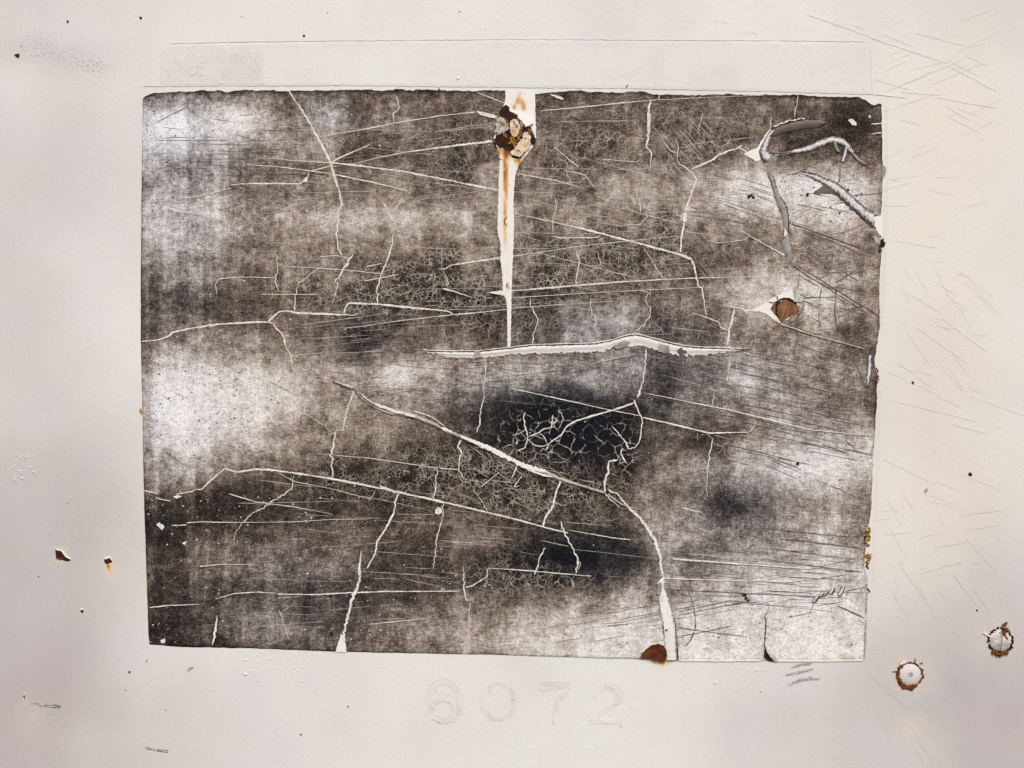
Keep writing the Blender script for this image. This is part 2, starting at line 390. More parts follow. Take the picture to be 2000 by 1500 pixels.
class Bag:
    """collects many tiny pieces for one mesh"""
    def __init__(s): s.v = []; s.f = []; s.n = 0
    def add(s, v, f):
        s.v.append(np.asarray(v, dtype=float)); s.f += [tuple(i + s.n for i in q) for q in f]; s.n += len(v)
    def build(s, name, material, parent, **kw):
        v = np.concatenate(s.v); return mk(name, v, orient(v, s.f), material, parent, **kw)

def ragged(poly, step=3.0, jit=.6):
    p = np.asarray(list(poly) + [poly[0]], dtype=float)
    q = resample(p, step)[:-1]
    return q + rng.normal(0, jit, q.shape)

def patch(name, poly, h, material, parent, thick=.8, rag=.6, step=3.0, lift=None, attrs=None, label=None, kind=None):
    """a flat ragged flake with real thickness; lift(x,y) raises points"""
    q = ragged(poly, step, rag); n = len(q)
    hh = np.full(n, float(h))
    if lift is not None: hh = hh + lift(q[:, 0], q[:, 1])
    top = np.c_[q, hh]; bot = np.c_[q, hh - thick]
    tris = tessellate_polygon([[Vector((a[0], a[1], 0)) for a in q]])
    v = np.concatenate([top, bot])
    f = orient(v, [tuple(t) for t in tris])
    sgn = np.sum(q[:, 0] * np.roll(q[:, 1], -1) - np.roll(q[:, 0], -1) * q[:, 1])
    for i in range(n):
        j = (i + 1) % n
        f.append((i, j, j + n, i + n) if sgn < 0 else (j, i, i + n, j + n))
    at = {k: fn(v[:, 0], v[:, 1]) for k, fn in (attrs or {}).items()}
    return mk(name, v, f, material, parent, attrs=at or None, label=label, kind=kind)

def loft(name, A, B, prof, material, parent, n=None, base=1.1, m=9, jit=.5, attrs=None, smooth=True, label=None, hv=None, jb=None, widen=0.0, rough=.06):
    """surface between two edges; prof(u) height in px across, u=0 on edge A; hv(v) scales it along"""
    la = np.hypot(*np.diff(np.asarray(A, float)[:, :2], axis=0).T).sum()
    n = n or max(4, int(la / 3))
    a = smooth_path(resample([p[:2] for p in A], n=n)); b = smooth_path(resample([p[:2] for p in B], n=n))
    if widen: d_ = (b - a) * widen; a = a - d_; b = b + d_
    a = a + rng.normal(0, jit, a.shape); b = b + rng.normal(0, jit if jb is None else jb, b.shape)
    u = np.linspace(0, 1, m)
    P = a[:, None, :] * (1 - u)[None, :, None] + b[:, None, :] * u[None, :, None]
    vv = np.linspace(0, 1, n)
    sc = np.array([hv(t) for t in vv]) if hv else np.ones(n)
    H = base + np.array([prof(t) for t in u])[None, :] * sc[:, None]
    H = H + rng.normal(0, rough, H.shape)
    v = np.concatenate([P, H[:, :, None]], 2).reshape(-1, 3)
    f = grid_faces(m, n)
    p0, p1, p2 = v[f[0, 0]], v[f[0, 1]], v[f[0, 2]]
    z = 0
    for q in f[:: max(1, len(f) // 40)]:
        p0, p1, p2 = v[q[0]], v[q[1]], v[q[2]]
        z += (p1[0] - p0[0]) * (p2[1] - p0[1]) - (p1[1] - p0[1]) * (p2[0] - p0[0])
    if z > 0: f = f[:, ::-1].copy()
    at = {k: fn(v[:, 0], v[:, 1]) for k, fn in (attrs or {}).items()}
    at['crest'] = np.tile(np.sin(np.pi * np.clip(u * 1.05, 0, 1)), n)
    return mk(name, v, f, material, parent, smooth=smooth, attrs=at, label=label)

# a coarse lumpy ball for rust grains
def ball():
    v = [(0, 0, 1)]; f = []
    for r, z in ((.72, .69), (1.0, .10)):
        for k in range(7): a = 2 * math.pi * (k + (r > .9) * .5) / 7; v.append((r * math.cos(a), r * math.sin(a), z))
    for k in range(7):
        j = (k + 1) % 7
        f += [(0, 1 + k, 1 + j), (1 + k, 8 + k, 1 + j), (1 + j, 8 + k, 8 + j)]
    return np.array(v), f
BV, BF = ball()
def clump(name, centres, material, parent, base=1.0, flat=.8, kind=None, label=None):
    bag = Bag()
    for x, y, r in centres:
        a = random.random() * 6.28; sx, sy = r * random.uniform(.7, 1.25), r * random.uniform(.7, 1.25)
        v = BV * rng.uniform(.78, 1.22, BV.shape)
        X = v[:, 0] * sx; Y = v[:, 1] * sy
        bag.add(np.c_[x + X * math.cos(a) - Y * math.sin(a), y + X * math.sin(a) + Y * math.cos(a), base + np.maximum(v[:, 2], -.1) * r * flat], BF)
    return bag.build(name, material, parent, kind=kind, label=label)
def scatter_path(pts, n, spread, r0, r1):
    p = resample(pts, n=n)
    return [(x + random.gauss(0, spread), y + random.gauss(0, spread), random.uniform(r0, r1)) for x, y in p[:, :2]]

# ================================================================== THE PANEL
panel = empty('painted_panel', 1000, 1500, 'off-white painted steel panel with rust spots, scratches and grime behind the dark sticker', 'panel')
xs = np.r_[np.linspace(-1200, -60, 20), np.linspace(-40, 2040, 521), np.linspace(2060, 3200, 20)]
ys = np.r_[np.linspace(-1100, -60, 20), np.linspace(-40, 1540, 396), np.linspace(1560, 2600, 20)]
X, Y = np.meshgrid(xs, ys); x = X.ravel(); y = Y.ravel()
v = np.c_[x, y, x * 0]
f = grid_faces(len(xs), len(ys))
spk = np.clip(blobs(x, y, SPECK), 0, 1)
sheet = mk('sheet', v, f, 'panel', panel, attrs=dict(stain=stain_f(x, y), grime=grime_vignette_f(x, y), cream=cream_f(x, y), speck=spk))
# rolled thickness of the sheet: back and rim
bx = [(-1200, -1100), (3200, -1100), (3200, 2600), (-1200, 2600)]
mk('sheet_back', [(a, b, -.05) for a, b in bx] + [(a, b, -8) for a, b in bx],
   [(4, 5, 6, 7)] + [(i, (i + 1) % 4, (i + 1) % 4 + 4, i + 4) for i in range(4)], 'panel', panel)

# ================================================================== THE STICKER
sticker = empty('weathered_sticker', 1000, 1290, 'large dark rectangular sticker, cracked and silvery in patches, with a rusty white streak', 'sticker')
top = [(279, 194), (283, 189), (300, 183), (322, 179), (360, 178), (500, 177), (640, 176), (770, 175), (880, 176), (984, 178), (1046, 182), (1120, 178),
       (1200, 179), (1260, 180), (1285, 186), (1420, 184), (1500, 185), (1600, 187), (1675, 191), (1690, 196), (1702, 206), (1722, 204)]
left = [(279, 194), (278, 260), (276, 400), (275, 560), (275, 660), (277, 760), (279, 860), (281, 960), (284, 1060), (287, 1150), (290, 1240), (292, 1259)]
right = [(1722, 204), (1722, 260), (1723, 310), (1728, 330), (1724, 345), (1722, 400), (1720, 420), (1706, 424), (1710, 450), (1722, 470), (1721, 500), (1718, 560),
         (1718, 640), (1714, 670), (1708, 700), (1713, 735), (1713, 780), (1709, 840), (1706, 900), (1702, 980), (1699, 1020), (1689, 1045), (1690, 1070), (1688, 1110), (1695, 1130), (1694, 1200), (1691, 1260), (1688, 1291)]
bottom = [(292, 1259), (330, 1262), (360, 1264), (470, 1266), (560, 1269), (660, 1273), (800, 1276), (960, 1279), (1100, 1284), (1248, 1288), (1325, 1290), (1400, 1291), (1490, 1291), (1514, 1291), (1600, 1291), (1688, 1291)]
NX, NY = 640, 486
def edge(pts, n, jit, axis, amp2):
    p = resample(pts, n=n)
    t = np.arange(n)
    r = vnoise(t / 3.0, t * 0 + .5, 31 + axis) * jit + vnoise(t / 11.0, t * 0 + .5, 35 + axis) * amp2
    r[0] = r[-1] = 0
    p[:, axis] += r
    return p
T_, B_ = edge(top, NX, 3.6, 1, 4.0), edge(bottom, NX, .9, 1, .8)
L_, R_ = edge(left, NY, .8, 0, .6), edge(right, NY, 2.2, 0, 2.4)
u = np.linspace(0, 1, NX)[None, :, None]; vv = np.linspace(0, 1, NY)[:, None, None]
c00, c10, c01, c11 = T_[0], T_[-1], B_[0], B_[-1]
Pc = (1 - vv) * T_[None] + vv * B_[None] + (1 - u) * L_[:, None] + u * R_[:, None] - ((1 - u) * (1 - vv) * c00 + u * (1 - vv) * c10 + (1 - u) * vv * c01 + u * vv * c11)
px_, py_ = Pc[..., 0].ravel(), Pc[..., 1].ravel()
hh = np.full((NY, NX), 1.0); hh[0] = hh[-1] = .05; hh[:, 0] = hh[:, -1] = .05
ink = ink_f(px_, py_)
ci = (np.minimum(np.minimum(np.arange(NX)[None, :] * 2.25, (NX - 1 - np.arange(NX))[None, :] * 2.25),
      np.minimum(np.arange(NY)[:, None] * 2.25, (NY - 1 - np.arange(NY))[:, None] * 2.25))).ravel()
tp = (np.arange(NY)[:, None] * 2.25 + 0 * np.arange(NX)[None, :]).ravel()
ink = ink - .16 * np.exp(-(tp / 5.0) ** 2) - .10 * np.exp(-(ci / 4.0) ** 2)          # dirt caught along the cut edge
ink = ink - .09 * np.clip(blobs(px_, py_, CRAZE), 0, 1) * (ink < .5)
craze = np.clip(.14 + blobs(px_, py_, CRAZE) - blobs(px_, py_, [(1090, 850, 130, 70, .5), (1110, 1090, 70, 30, .4)]), 0, 1) * np.clip((.62 - ink) / .25, 0, 1)
web = np.clip(blobs(px_, py_, [(1060, 845, 60, 50, 1.3), (1100, 870, 50, 40, .8), (1215, 880, 34, 60, 1.2), (1010, 860, 40, 30, .8), (1080, 1140, 110, 22, 1.0), (960, 1130, 50, 24, .8), (1120, 310, 150, 60, .35), (1130, 520, 160, 60, .4)]), 0, 1)
cool = np.clip(blobs(px_, py_, [(340, 260, 160, 110, .9), (350, 480, 110, 160, .6), (320, 830, 130, 160, .6), (1100, 840, 170, 80, 1.0), (1130, 1090, 140, 60, .9),
      (1180, 640, 170, 60, .7), (1330, 740, 240, 70, .6), (560, 1180, 230, 120, .55), (640, 220, 60, 40, .7), (710, 660, 70, 60, .6), (1440, 970, 120, 90, .6), (1600, 860, 120, 90, .35),
      (1540, 360, 120, 60, .3), (1450, 1120, 260, 130, .35), (950, 760, 150, 50, .4)]), 0, 1)

# ------------------------------------------------------------------ cracks: rows of (x, y) with widths at start, middle, end
def C(pts, *ws, jit=.22, wj=.2, material='crack', name='crack', parent=None, step=3.0):
    p = np.asarray(pts, dtype=float)
    d = np.r_[0, np.cumsum(np.hypot(*np.diff(p, axis=0).T))]; d = d / d[-1]
    wd = np.interp(d, np.linspace(0, 1, len(ws)), ws) if len(ws) > 1 else np.full(len(p), ws[0])
    q = np.c_[p, wd * .74]
    ex = np.abs(np.diff(p, axis=0)).sum(0); steep = ex[1] > .9 * ex[0]
    if steep and material == 'crack' and len(ws) > 1 and max(ws) < 7: v, f = ribbon(q, .85 if max(ws) < 4.6 else .45, .3, step=4.2, sm=0)
    else: v, f = ribbon(q, jit, wj, step=step)
    return mk(name, v, orient(v, f), material, parent or sticker)

CR = [
 ([(564,177),(572,190),(589,213),(612,252),(632,290),(647,320),(655,350),(663,375),(668,400),(659,416),(661,430),(658,457),(660,482),(668,501)],(3,4.5,5,6,4,4,3)),
 ([(647,318),(695,323),(787,335),(875,352),(972,372)],(4,4.5,4,4)),
 ([(647,318),(665,307),(685,299),(724,282)],(3,3,1.5)),
 ([(500,309),(537,310),(575,314),(647,318)],(1,1.5,2.5)),
 ([(607,334),(645,325),(667,324)],(2,3,1)),
 ([(480,322),(537,325),(607,334),(655,341),(717,354),(762,364),(797,374)],(1,2.5,3,3,2)),
 ([(450,362),(467,360),(500,358.5),(587,359),(600,349),(604,337)],(2.5,3,3,4,2)),
 ([(357,386),(387,384),(422,375),(452,367)],(1.5,2.5,2.5)),
 ([(316,410),(324,404),(350,412),(380,417),(407,420),(416,422)],(5,3.5,3,1)),
 ([(630,268),(651,263),(725,250),(770,241),(862,226),(930,219)],(1.2,2.4,2.4,2.4)),
 ([(687,321),(740,308),(795,297),(885,285),(962,276)],(1,2.2,3.4,4.5)),
 ([(930,180),(986,202)],(1.8,2.2)),
 ([(775,187),(780,207),(779,215),(767,222),(769,240)],(1.5,1.5,3,1.5)),
 ([(1270,197),(1266,220),(1267,247),(1265,275),(1262,287),(1272,297),(1271,315),(1269,332)],(3,6,6.5,3.4,3,1.5)),
 ([(1287,186),(1287.5,195)],(3,3)),
 ([(1055,217),(1087,214),(1160,207),(1207,202),(1275,196),(1370,191),(1495,186)],(2.2,3.4,2.4,1.3,1,.8)),
 ([(1449,284),(1442,289),(1425,294),(1399,305),(1395,311),(1350,331)],(4,3.6,4,3.4)),
 ([(1350,331),(1352,340),(1361,350),(1351,376),(1342,400),(1337,420),(1336,440),(1331,462),(1329,497)],(3,3.4,4,8,6,4.4,3.6)),
 ([(1320,269),(1325,287),(1322,315),(1351,339)],(1.5,2.4,3)),
 ([(1295,277),(1310,295),(1323,299)],(1.8,2,2)),
 ([(1010,339),(1082,352),(1132,365)],(3,2.6,1.5)),
 ([(1100,332),(1142,342),(1161,367)],(1.6,2.4,1.6)),
 ([(1082,287),(1130,327)],(1.6,2)),
 ([(1175,311),(1242,317),(1252,311)],(1.8,2,1.2)),
 ([(1005,417),(1082,434),(1150,450),(1250,476),(1327,497),(1352,507)],(1.2,2,4.4,4.4,5,5.5)),
 ([(1352,507),(1355,520),(1360,542),(1365,561),(1371,562),(1374,587),(1380,617)],(6,5,3.4,3.4,2.6)),
 ([(1350,610),(1380,620),(1406,630),(1406,639),(1422,645)],(1.2,3,2.4,2.6)),
 ([(1435,601),(1429,625),(1424,647),(1420,676)],(3.4,4,5)),
 ([(1412,595),(1435,601),(1445,601),(1460,609),(1465,605),(1476,605)],(1.5,4,5,4.5)),
 ([(962,573),(1000,568),(1075,562),(1220,550),(1360,543),(1500,540)],(2,4.2,3.8,3,1.4,.8)),
 ([(1000,582),(1120,574),(1250,567),(1375,561)],(1.4,1.6,1)),
 ([(1000,602),(1095,595),(1200,588)],(1.4,1.2,.7)),
 ([(1000,501),(1125,482),(1225,471),(1325,461)],(2,1.6,1)),
 ([(1077,461),(1097,465),(1167,464),(1172,460)],(1.6,4,3.6,1.5)),
 ([(1122,487),(1132,511),(1127,535),(1124,557)],(1.6,2.6,2)),
 ([(1167,490),(1169,503),(1175,520)],(1.6,1.4)),
 ([(1255,482),(1275,512),(1295,545)],(1.3,2.2,1.6)),
 ([(1062,497),(1132,514),(1210,535),(1242,542)],(1.2,1.5,1)),
 ([(1215,535),(1224,549)],(2,2)),
 ([(1337,452),(1391,460)],(2,1)),
 ([(1442,449),(1455,455),(1462,460),(1500,481),(1533,499)],(2,3,3.8,3.4)),
 ([(1462,462),(1457,468),(1402,475),(1385,470)],(1.6,2,1.2)),
 ([(1036,582),(1035,592),(1046,615),(1051,627),(1041,652),(1041,672)],(2,2.6,2.4)),
 ([(1151,582),(1155,605),(1164,625),(1162,640),(1170,654),(1164,670)],(1.3,2,1.6)),
 ([(1250,567),(1265,570),(1261,587),(1271,610),(1267,622),(1257,635),(1242,647)],(1.4,2.2,1.6)),
 ([(1085,387),(1087,407),(1081,425),(1080,457)],(1.6,2,1.6)),
 ([(1242,375),(1251,395),(1250,416)],(1.4,1.6)),
 ([(1212,406),(1250,417),(1325,437)],(1.2,1.8,1.2)),
 ([(1265,422),(1250,439),(1217,440)],(1.4,2)),
 ([(277,667),(310,664),(332,656),(335,650),(370,642),(420,634),(500,629),(524,629)],(3,3.6,4,4,4)),
 ([(524,629),(545,609),(561,607),(580,611),(672,615),(692,616),(700,611)],(4,5,5.4,4.4,4,2)),
 ([(524,630),(532,631),(554,655),(560,680),(569,697),(572,717),(579,729)],(4,3.4,3,2.2)),
 ([(579,729),(582,754),(594,800),(596,807),(635,832),(642,838)],(1.6,2.2,2.4,1)),
 ([(672,614),(674,602),(681,592),(735,594),(805,601),(877,608),(885,614)],(4,4.4,5.2,5,4,3)),
 ([(885,615),(940,610),(992,604)],(3,2.2,1.6)),
 ([(885,615),(775,627),(712,637),(672,641)],(2,1.6,1)),
 ([(769,456),(766,475),(760,500),(744,540),(736,565),(739,592)],(2,3.6,3.4,3)),
 ([(690,495),(672,525),(664,541),(652,552)],(2.6,4.2,2.6)),
 ([(660,550),(660,560),(651,590)],(2,2.8,2)),
 ([(687,482),(690,495)],(1.4,2)),
 ([(787,385),(782,397),(767,412),(769,432),(769,456)],(1.4,2,1.4)),
 ([(746,391),(767,430),(779,452)],(1.6,2.6,1.6)),
 ([(980,504),(925,511),(877,519),(872,525),(857,526)],(4.6,4,3,1.4)),
 ([(866,530),(875,547),(874,562)],(1.8,2)),
 ([(865,564),(880,567),(925,582)],(3.6,4,1.2)),
 ([(715,521),(746,515)],(2.6,3)),
 ([(510,575),(532,575),(620,575)],(1,2.2,1.6)),
 ([(552,520),(622,524),(672,527),(750,535)],(1,1.8,1.4)),
 ([(711,549),(780,536)],(2,2)),
 ([(640,515),(620,525),(582,555),(579,575),(575,607)],(1.6,2.2,2.2)),
 ([(540,495),(544,527),(537,547),(544,570)],(1.4,2.4,1.8)),
 ([(424,575),(421,555),(428,545),(445,543),(480,541),(540,543)],(1.4,2,2,1.4)),
 ([(625,502),(655,499),(681,505)],(1.6,2.6,2)),
 ([(282,958),(310,964)],(3,2.4)),
 ([(303,972),(335,979)],(1.4,2.4)),
 ([(345,965),(362,962),(377,960),(382,955),(394,956),(410,940),(439,915)],(3,3,3.4,3.8)),
 ([(439,915),(462,922),(500,916),(532,918),(577,924),(650,935),(750,955),(847,976),(950,1000),(1000,1012),(1062,1029),(1110,1041)],(3.4,4.4,5,5,4.6,4.4,3)),
 ([(1110,1035),(1195,1050),(1232,1054)],(1.4,2,2.4)),
 ([(692,762),(679,795),(672,832),(670,839),(657,842)],(3,3.6,3)),
 ([(657,842),(650,875),(647,890),(651,897),(647,910),(651,931)],(3.4,4,3.6)),
 ([(780,962),(772,980),(770,1000),(765,1010),(752,1035),(737,1057),(732,1082),(717,1110)],(4,5,6,5,3)),
 ([(900,859),(895,872),(901,882),(897,900),(896,917),(905,934)],(3.6,3.8,2.4)),
 ([(896,917),(857,914)],(2.4,1.8)),
 ([(846,915),(856,920),(852,930),(851,952),(847,975)],(2,2.8,2.2)),
 ([(865,982),(864,1017),(854,1045),(850,1085),(845,1110)],(2,2.4,1.6)),
 ([(619,886),(725,895),(855,914)],(1,1.8,1.6)),
 ([(573,927),(572,944),(572,954),(525,984),(500,1000)],(1.4,2.8,3)),
 ([(500,998),(472,1022),(461,1040),(457,1057)],(3,2.4,1.2)),
 ([(950,700),(946,749),(944,782),(937,815),(938,827),(930,845)],(2,2.6,3,2.6)),
 ([(1000,759),(1125,786),(1187,800),(1250,812)],(2.2,2.2,1.8)),
 ([(1255,815),(1350,837),(1385,846),(1462,844)],(3.2,4,4,1.8)),
 ([(1462,844),(1472,835),(1476,820)],(2,1.2)),
 ([(1257,767),(1390,794),(1422,800),(1500,819),(1587,840),(1690,850)],(1.2,2.6,3.4,3,1)),
 ([(1261,682),(1259,720),(1254,750),(1245,777)],(2.4,3.4,4)),
 ([(1238,787),(1200,800),(1150,814),(1125,822),(1107,832),(1096,850),(1085,857),(1072,866),(1066,880)],(4,5,4.4,4,3.4,2)),
 ([(1237,780),(1240,787),(1249,807),(1255,822),(1251,850),(1249,862),(1240,874),(1227,877)],(6,4,4.4,4.2,4)),
 ([(1227,877),(1220,860),(1210,850),(1195,832)],(3.4,2.8,2)),
 ([(1217,875),(1212,885),(1219,897),(1225,905)],(3,3.4,2)),
 ([(1207,897),(1190,900),(1187,912),(1189,922),(1184,930),(1180,945),(1181,962)],(3.6,4,4.6,4)),
 ([(1024,805),(1024,832),(1032,855),(1024,875),(1011,881)],(2,3,2.6)),
 ([(1032,853),(1054,844),(1060,838),(1077,835),(1080,810)],(2.2,2.6,1.8)),
 ([(1054,844),(1066,858),(1068,866)],(2.4,1.8)),
 ([(1030,858),(1045,870),(1060,872),(1073,866)],(1.6,2.2,2)),
 ([(1095,937),(1086,962),(1081,987),(1067,1007),(1062,1017),(1061,1029)],(4.4,5.4,5,4)),
 ([(1095,1017),(1101,1037),(1110,1055),(1129,1092),(1125,1120)],(2.6,4,4,2.6)),
 ([(1129,1094),(1134,1102),(1126,1115)],(2,1.6)),
 ([(1066,1069),(1054,1087),(1051,1105),(1044,1122)],(2.6,3.2,2.4)),
 ([(950,1115),(955,1109),(1000,1112),(1030,1114),(1085,1119),(1155,1125)],(2,2.8,2.6,2.4)),
 ([(952,1112),(952,1125),(937,1135),(922,1144),(909,1147)],(2,3,3)),
 ([(906,1105),(906,1150),(912,1175)],(1.8,3.4,2.4)),
 ([(919,1177),(916,1192),(917,1220),(914,1232)],(2.4,2.6,1.6)),
 ([(500,1156),(540,1158)],(2.6,2)),
 ([(541,1160),(612,1161),(672,1158),(750,1155),(900,1154)],(2.4,3,3,2)),
 ([(292,1186),(332,1182),(392,1180)],(2.6,2,1)),
 ([(421,1170),(457,1159),(500,1156)],(1.2,2.4,2.6)),
 ([(425,1202),(421,1232),(415,1260)],(4,5,4)),
 ([(336,1026),(365,1025)],(2,2)),
 ([(365,1021),(390,1019),(435,1020),(500,1020),(575,1019),(650,1014),(725,1013)],(2.6,1.6,1.2,1.6,1)),
 ([(390,1106),(435,1102),(500,1102)],(2.6,1.8,1)),
 ([(1312,1091),(1375,1096),(1500,1105),(1600,1112)],(5,4,3.4,1)),
 ([(1297,1129),(1400,1133),(1500,1135),(1600,1138)],(3.4,2.2,1.4,.8)),
 ([(1330,991),(1350,996),(1372,1001)],(2.6,3.2,1.4)),
 ([(1395,765),(1391,793)],(2.4,2.4)),
 ([(1392,855),(1382,910),(1379,970)],(2.6,2.4,1.4)),
 ([(1425,695),(1420,747)],(2.4,2)),
 ([(720,1219),(787,1212),(845,1206)],(1.4,2.6,1)),
 ([(447,964),(500,980),(575,990),(650,1004)],(2,1.8,1)),
 ([(545,924),(575,940),(650,955),(725,975)],(1,1.6,1)),
 ([(1559,186),(1556,205),(1551,230)],(1.6,2.4,2)),
 ([(1506,225),(1504,252)],(1.4,2.6)),
 ([(1372,219),(1367,240),(1362,262)],(1.4,2.2,1.4)),
 ([(1700,243),(1722,241)],(2,2.4)),
 ([(1700,262),(1722,259)],(2.6,2.4)),
 ([(1025,840),(1012,848),(1000,850)],(1.6,1.2)),
 ([(1090,800),(1100,815),(1097,830),(1088,838)],(1.4,2,1.4)),
 ([(1246,690),(1190,702),(1150,712)],(1.4,1)),
 ([(1020,928),(1004,952),(1016,948)],(2,2,1)),
 ([(1010,908),(1000,935)],(3,2.4)),
 ([(975,922),(938,952)],(1.6,2)),
 ([(925,955),(945,985),(952,999)],(1.4,2,2)),
 ([(580,1175),(545,1200)],(.8,.6)),
 ([(545,1190),(555,1220),(566,1250)],(1.6,1.2,.8)),
]
# the film curls up a little along every crack
lipm = np.zeros((NY, NX)); Gx, Gy = Pc[..., 0], Pc[..., 1]
for pts, ws in CR + [([(1187,955),(1205,962),(1232,995),(1265,1032),(1289,1085),(1295,1126)], (7,)), ([(704,1122),(686,1175),(670,1250)], (8,)), ([(706,1075),(702,1124)], (4,))]:
    p = np.asarray(pts, float); d = np.r_[0, np.cumsum(np.hypot(*np.diff(p, axis=0).T))]; d /= d[-1]
    q = resample(np.c_[p, np.interp(d, np.linspace(0, 1, len(ws)), ws) if len(ws) > 1 else np.full(len(p), ws[0])], 2.0)
    amp_ = np.interp(np.arange(len(q)), np.arange(0, len(q) + 12, 11), rng.uniform(.1, 1.1, len(np.arange(0, len(q) + 12, 11))))
    for (cx, cy, wd), am in zip(q, amp_):
        i = int((cx - 279) / 1443 * (NX - 1)); j = int((cy - 180) / 1100 * (NY - 1))
        a0, a1, b0, b1 = max(0, i - 7), min(NX, i + 8), max(0, j - 7), min(NY, j + 8)
        if a1 <= a0 or b1 <= b0: continue
        dd = np.hypot(Gx[b0:b1, a0:a1] - cx, Gy[b0:b1, a0:a1] - cy) - wd * .42
        l = np.where(dd < 0, 0, am * min(1.5, wd / 3.0) * np.exp(-((dd - 1.6) / 2.6) ** 2))
        lipm[b0:b1, a0:a1] = np.maximum(lipm[b0:b1, a0:a1], l)
    for cx, cy, wd in q[::1]:
        i = int((cx - 279) / 1443 * (NX - 1)); j = int((cy - 180) / 1100 * (NY - 1))
        a0, a1, b0, b1 = max(0, i - 4), min(NX, i + 5), max(0, j - 4), min(NY, j + 5)
        if a1 <= a0 or b1 <= b0: continue
        dd = np.hypot(Gx[b0:b1, a0:a1] - cx, Gy[b0:b1, a0:a1] - cy)
        lipm[b0:b1, a0:a1] = np.where(dd < wd * .42 + .6, np.minimum(lipm[b0:b1, a0:a1], .05), lipm[b0:b1, a0:a1])
hh = hh + lipm * .75 + vnoise(Gx / 9, Gy / 9, 61) * .5 * (hh > .5)
mk('film', np.c_[px_, py_, hh.ravel()], grid_faces(NX, NY), 'film', sticker, attrs=dict(ink=np.interp(ink, [0, .10, .15, .25, .35, .44, .53, .63, .74, .84, .9, 1], [-.06, -.03, .0, .09, .22, .33, .46, .61, .76, .89, .96, 1.04]), craze=craze, cool=cool, web=web))
for pts, ws in CR: C(pts, *ws)

# broad light splits
C([(706,1075),(702,1110),(702,1124)], 2, 4, 7)
C([(704,1122),(699,1145),(686,1175),(675,1225),(670,1250)], 7, 9, 8, 7, 6, jit=.8)
patch('bare_patch', [(666,1238),(673,1240),(677,1273),(655,1273)], 1.3, 'white', sticker, .4)
for pl in ([(930,218),(945,219),(972,227),(970,232),(952,229),(938,225)], [(1073,184),(1088,187),(1100,192),(1099,196),(1086,192)],
           [(850,995),(856,990),(862,992),(864,1000),(856,1005),(850,1003)], [(592,352),(598,346),(602,351),(599,357),(594,356)],
           [(1264,222),(1271,222),(1269,262),(1264,260)], [(1334,417),(1341,416),(1342,430),(1337,436),(1333,430)],
           [(950,571),(985,567),(986,578),(970,575)], [(742,948),(752,951),(768,956),(760,959),(746,955)],
           [(1655,235),(1663,232),(1671,238),(1672,246),(1664,245)], [(1696,226),(1700,224),(1700,232),(1696,232)], [(306,1024),(312,1020),(322,1028),(318,1036),(312,1031)],
           [(356,1060),(366,1056),(362,1064)], [(338,970),(348,966),(356,970),(346,974)], [(314,1250),(322,1246),(324,1254),(316,1256)]):
    patch('paint_chip', pl, next_h() + .3, 'crack', sticker, .3, .4, 2.5)

# ------------------------------------------------------------------ fine crazing, scratches, specks (too many to pick apart)
U = random.uniform
craz = Bag()
def walk(x, y, a, n, w, bag, depth=0):
    pts = [(x, y, w)]
    for i in range(n):
        b = a + random.choice((-1, 1)) * U(.1, .7); a += random.gauss(0, .12); st = U(2.5, 6); x += math.cos(b) * st; y += math.sin(b) * st
        pts.append((x, y, w * (1 - .5 * i / n)))
        if depth < 2 and random.random() < .13: walk(x, y, a + random.choice((-1.2, 1.2)), max(2, n // 2), w * .8, bag, depth + 1)
    v, f = ribbon(pts, .25, .3, h=1.33 + random.random() * .03, step=3.5, sm=0); bag.add(v, f)
for cx, cy, sx, sy, n, wd in ((1130, 300, 130, 70, 75, 1.3), (1130, 510, 150, 75, 120, 1.4), (690, 555, 120, 55, 70, 1.3), (900, 540, 70, 60, 50, 1.3), (880, 290, 70, 45, 30, 1.2),
                              (1370, 270, 90, 55, 50, 1.3), (1065, 845, 65, 42, 50, 1.3), (1205, 870, 26, 34, 26, 1.3), (880, 910, 150, 45, 80, 1.4), (1080, 975, 130, 40, 50, 1.2),
                              (1020, 1130, 110, 28, 40, 1.4), (1340, 470, 90, 60, 44, 1.2), (1060, 630, 60, 30, 20, 1.4), (640, 910, 50, 30, 24, 1.4), (1300, 640, 80, 25, 16, 1.2), (1200, 900, 20, 40, 14, 1.4),
                              (1380, 850, 60, 18, 10, 1.4), (950, 640, 40, 25, 14, 1.3)):
    for _ in range(int(n * (.0 if wd >= 1.4 and cx in (1020,) or cx in (1065, 1205) else .22))): walk(random.gauss(cx, sx * .7), random.gauss(cy, sy * .7), random.choice((0, 1.57, 3.14, 4.71)) + random.gauss(0, .4), random.randint(2, 10), wd * random.uniform(.5, .95), craz)
craz.build('craze_line', 'fine', sticker, kind='stuff')

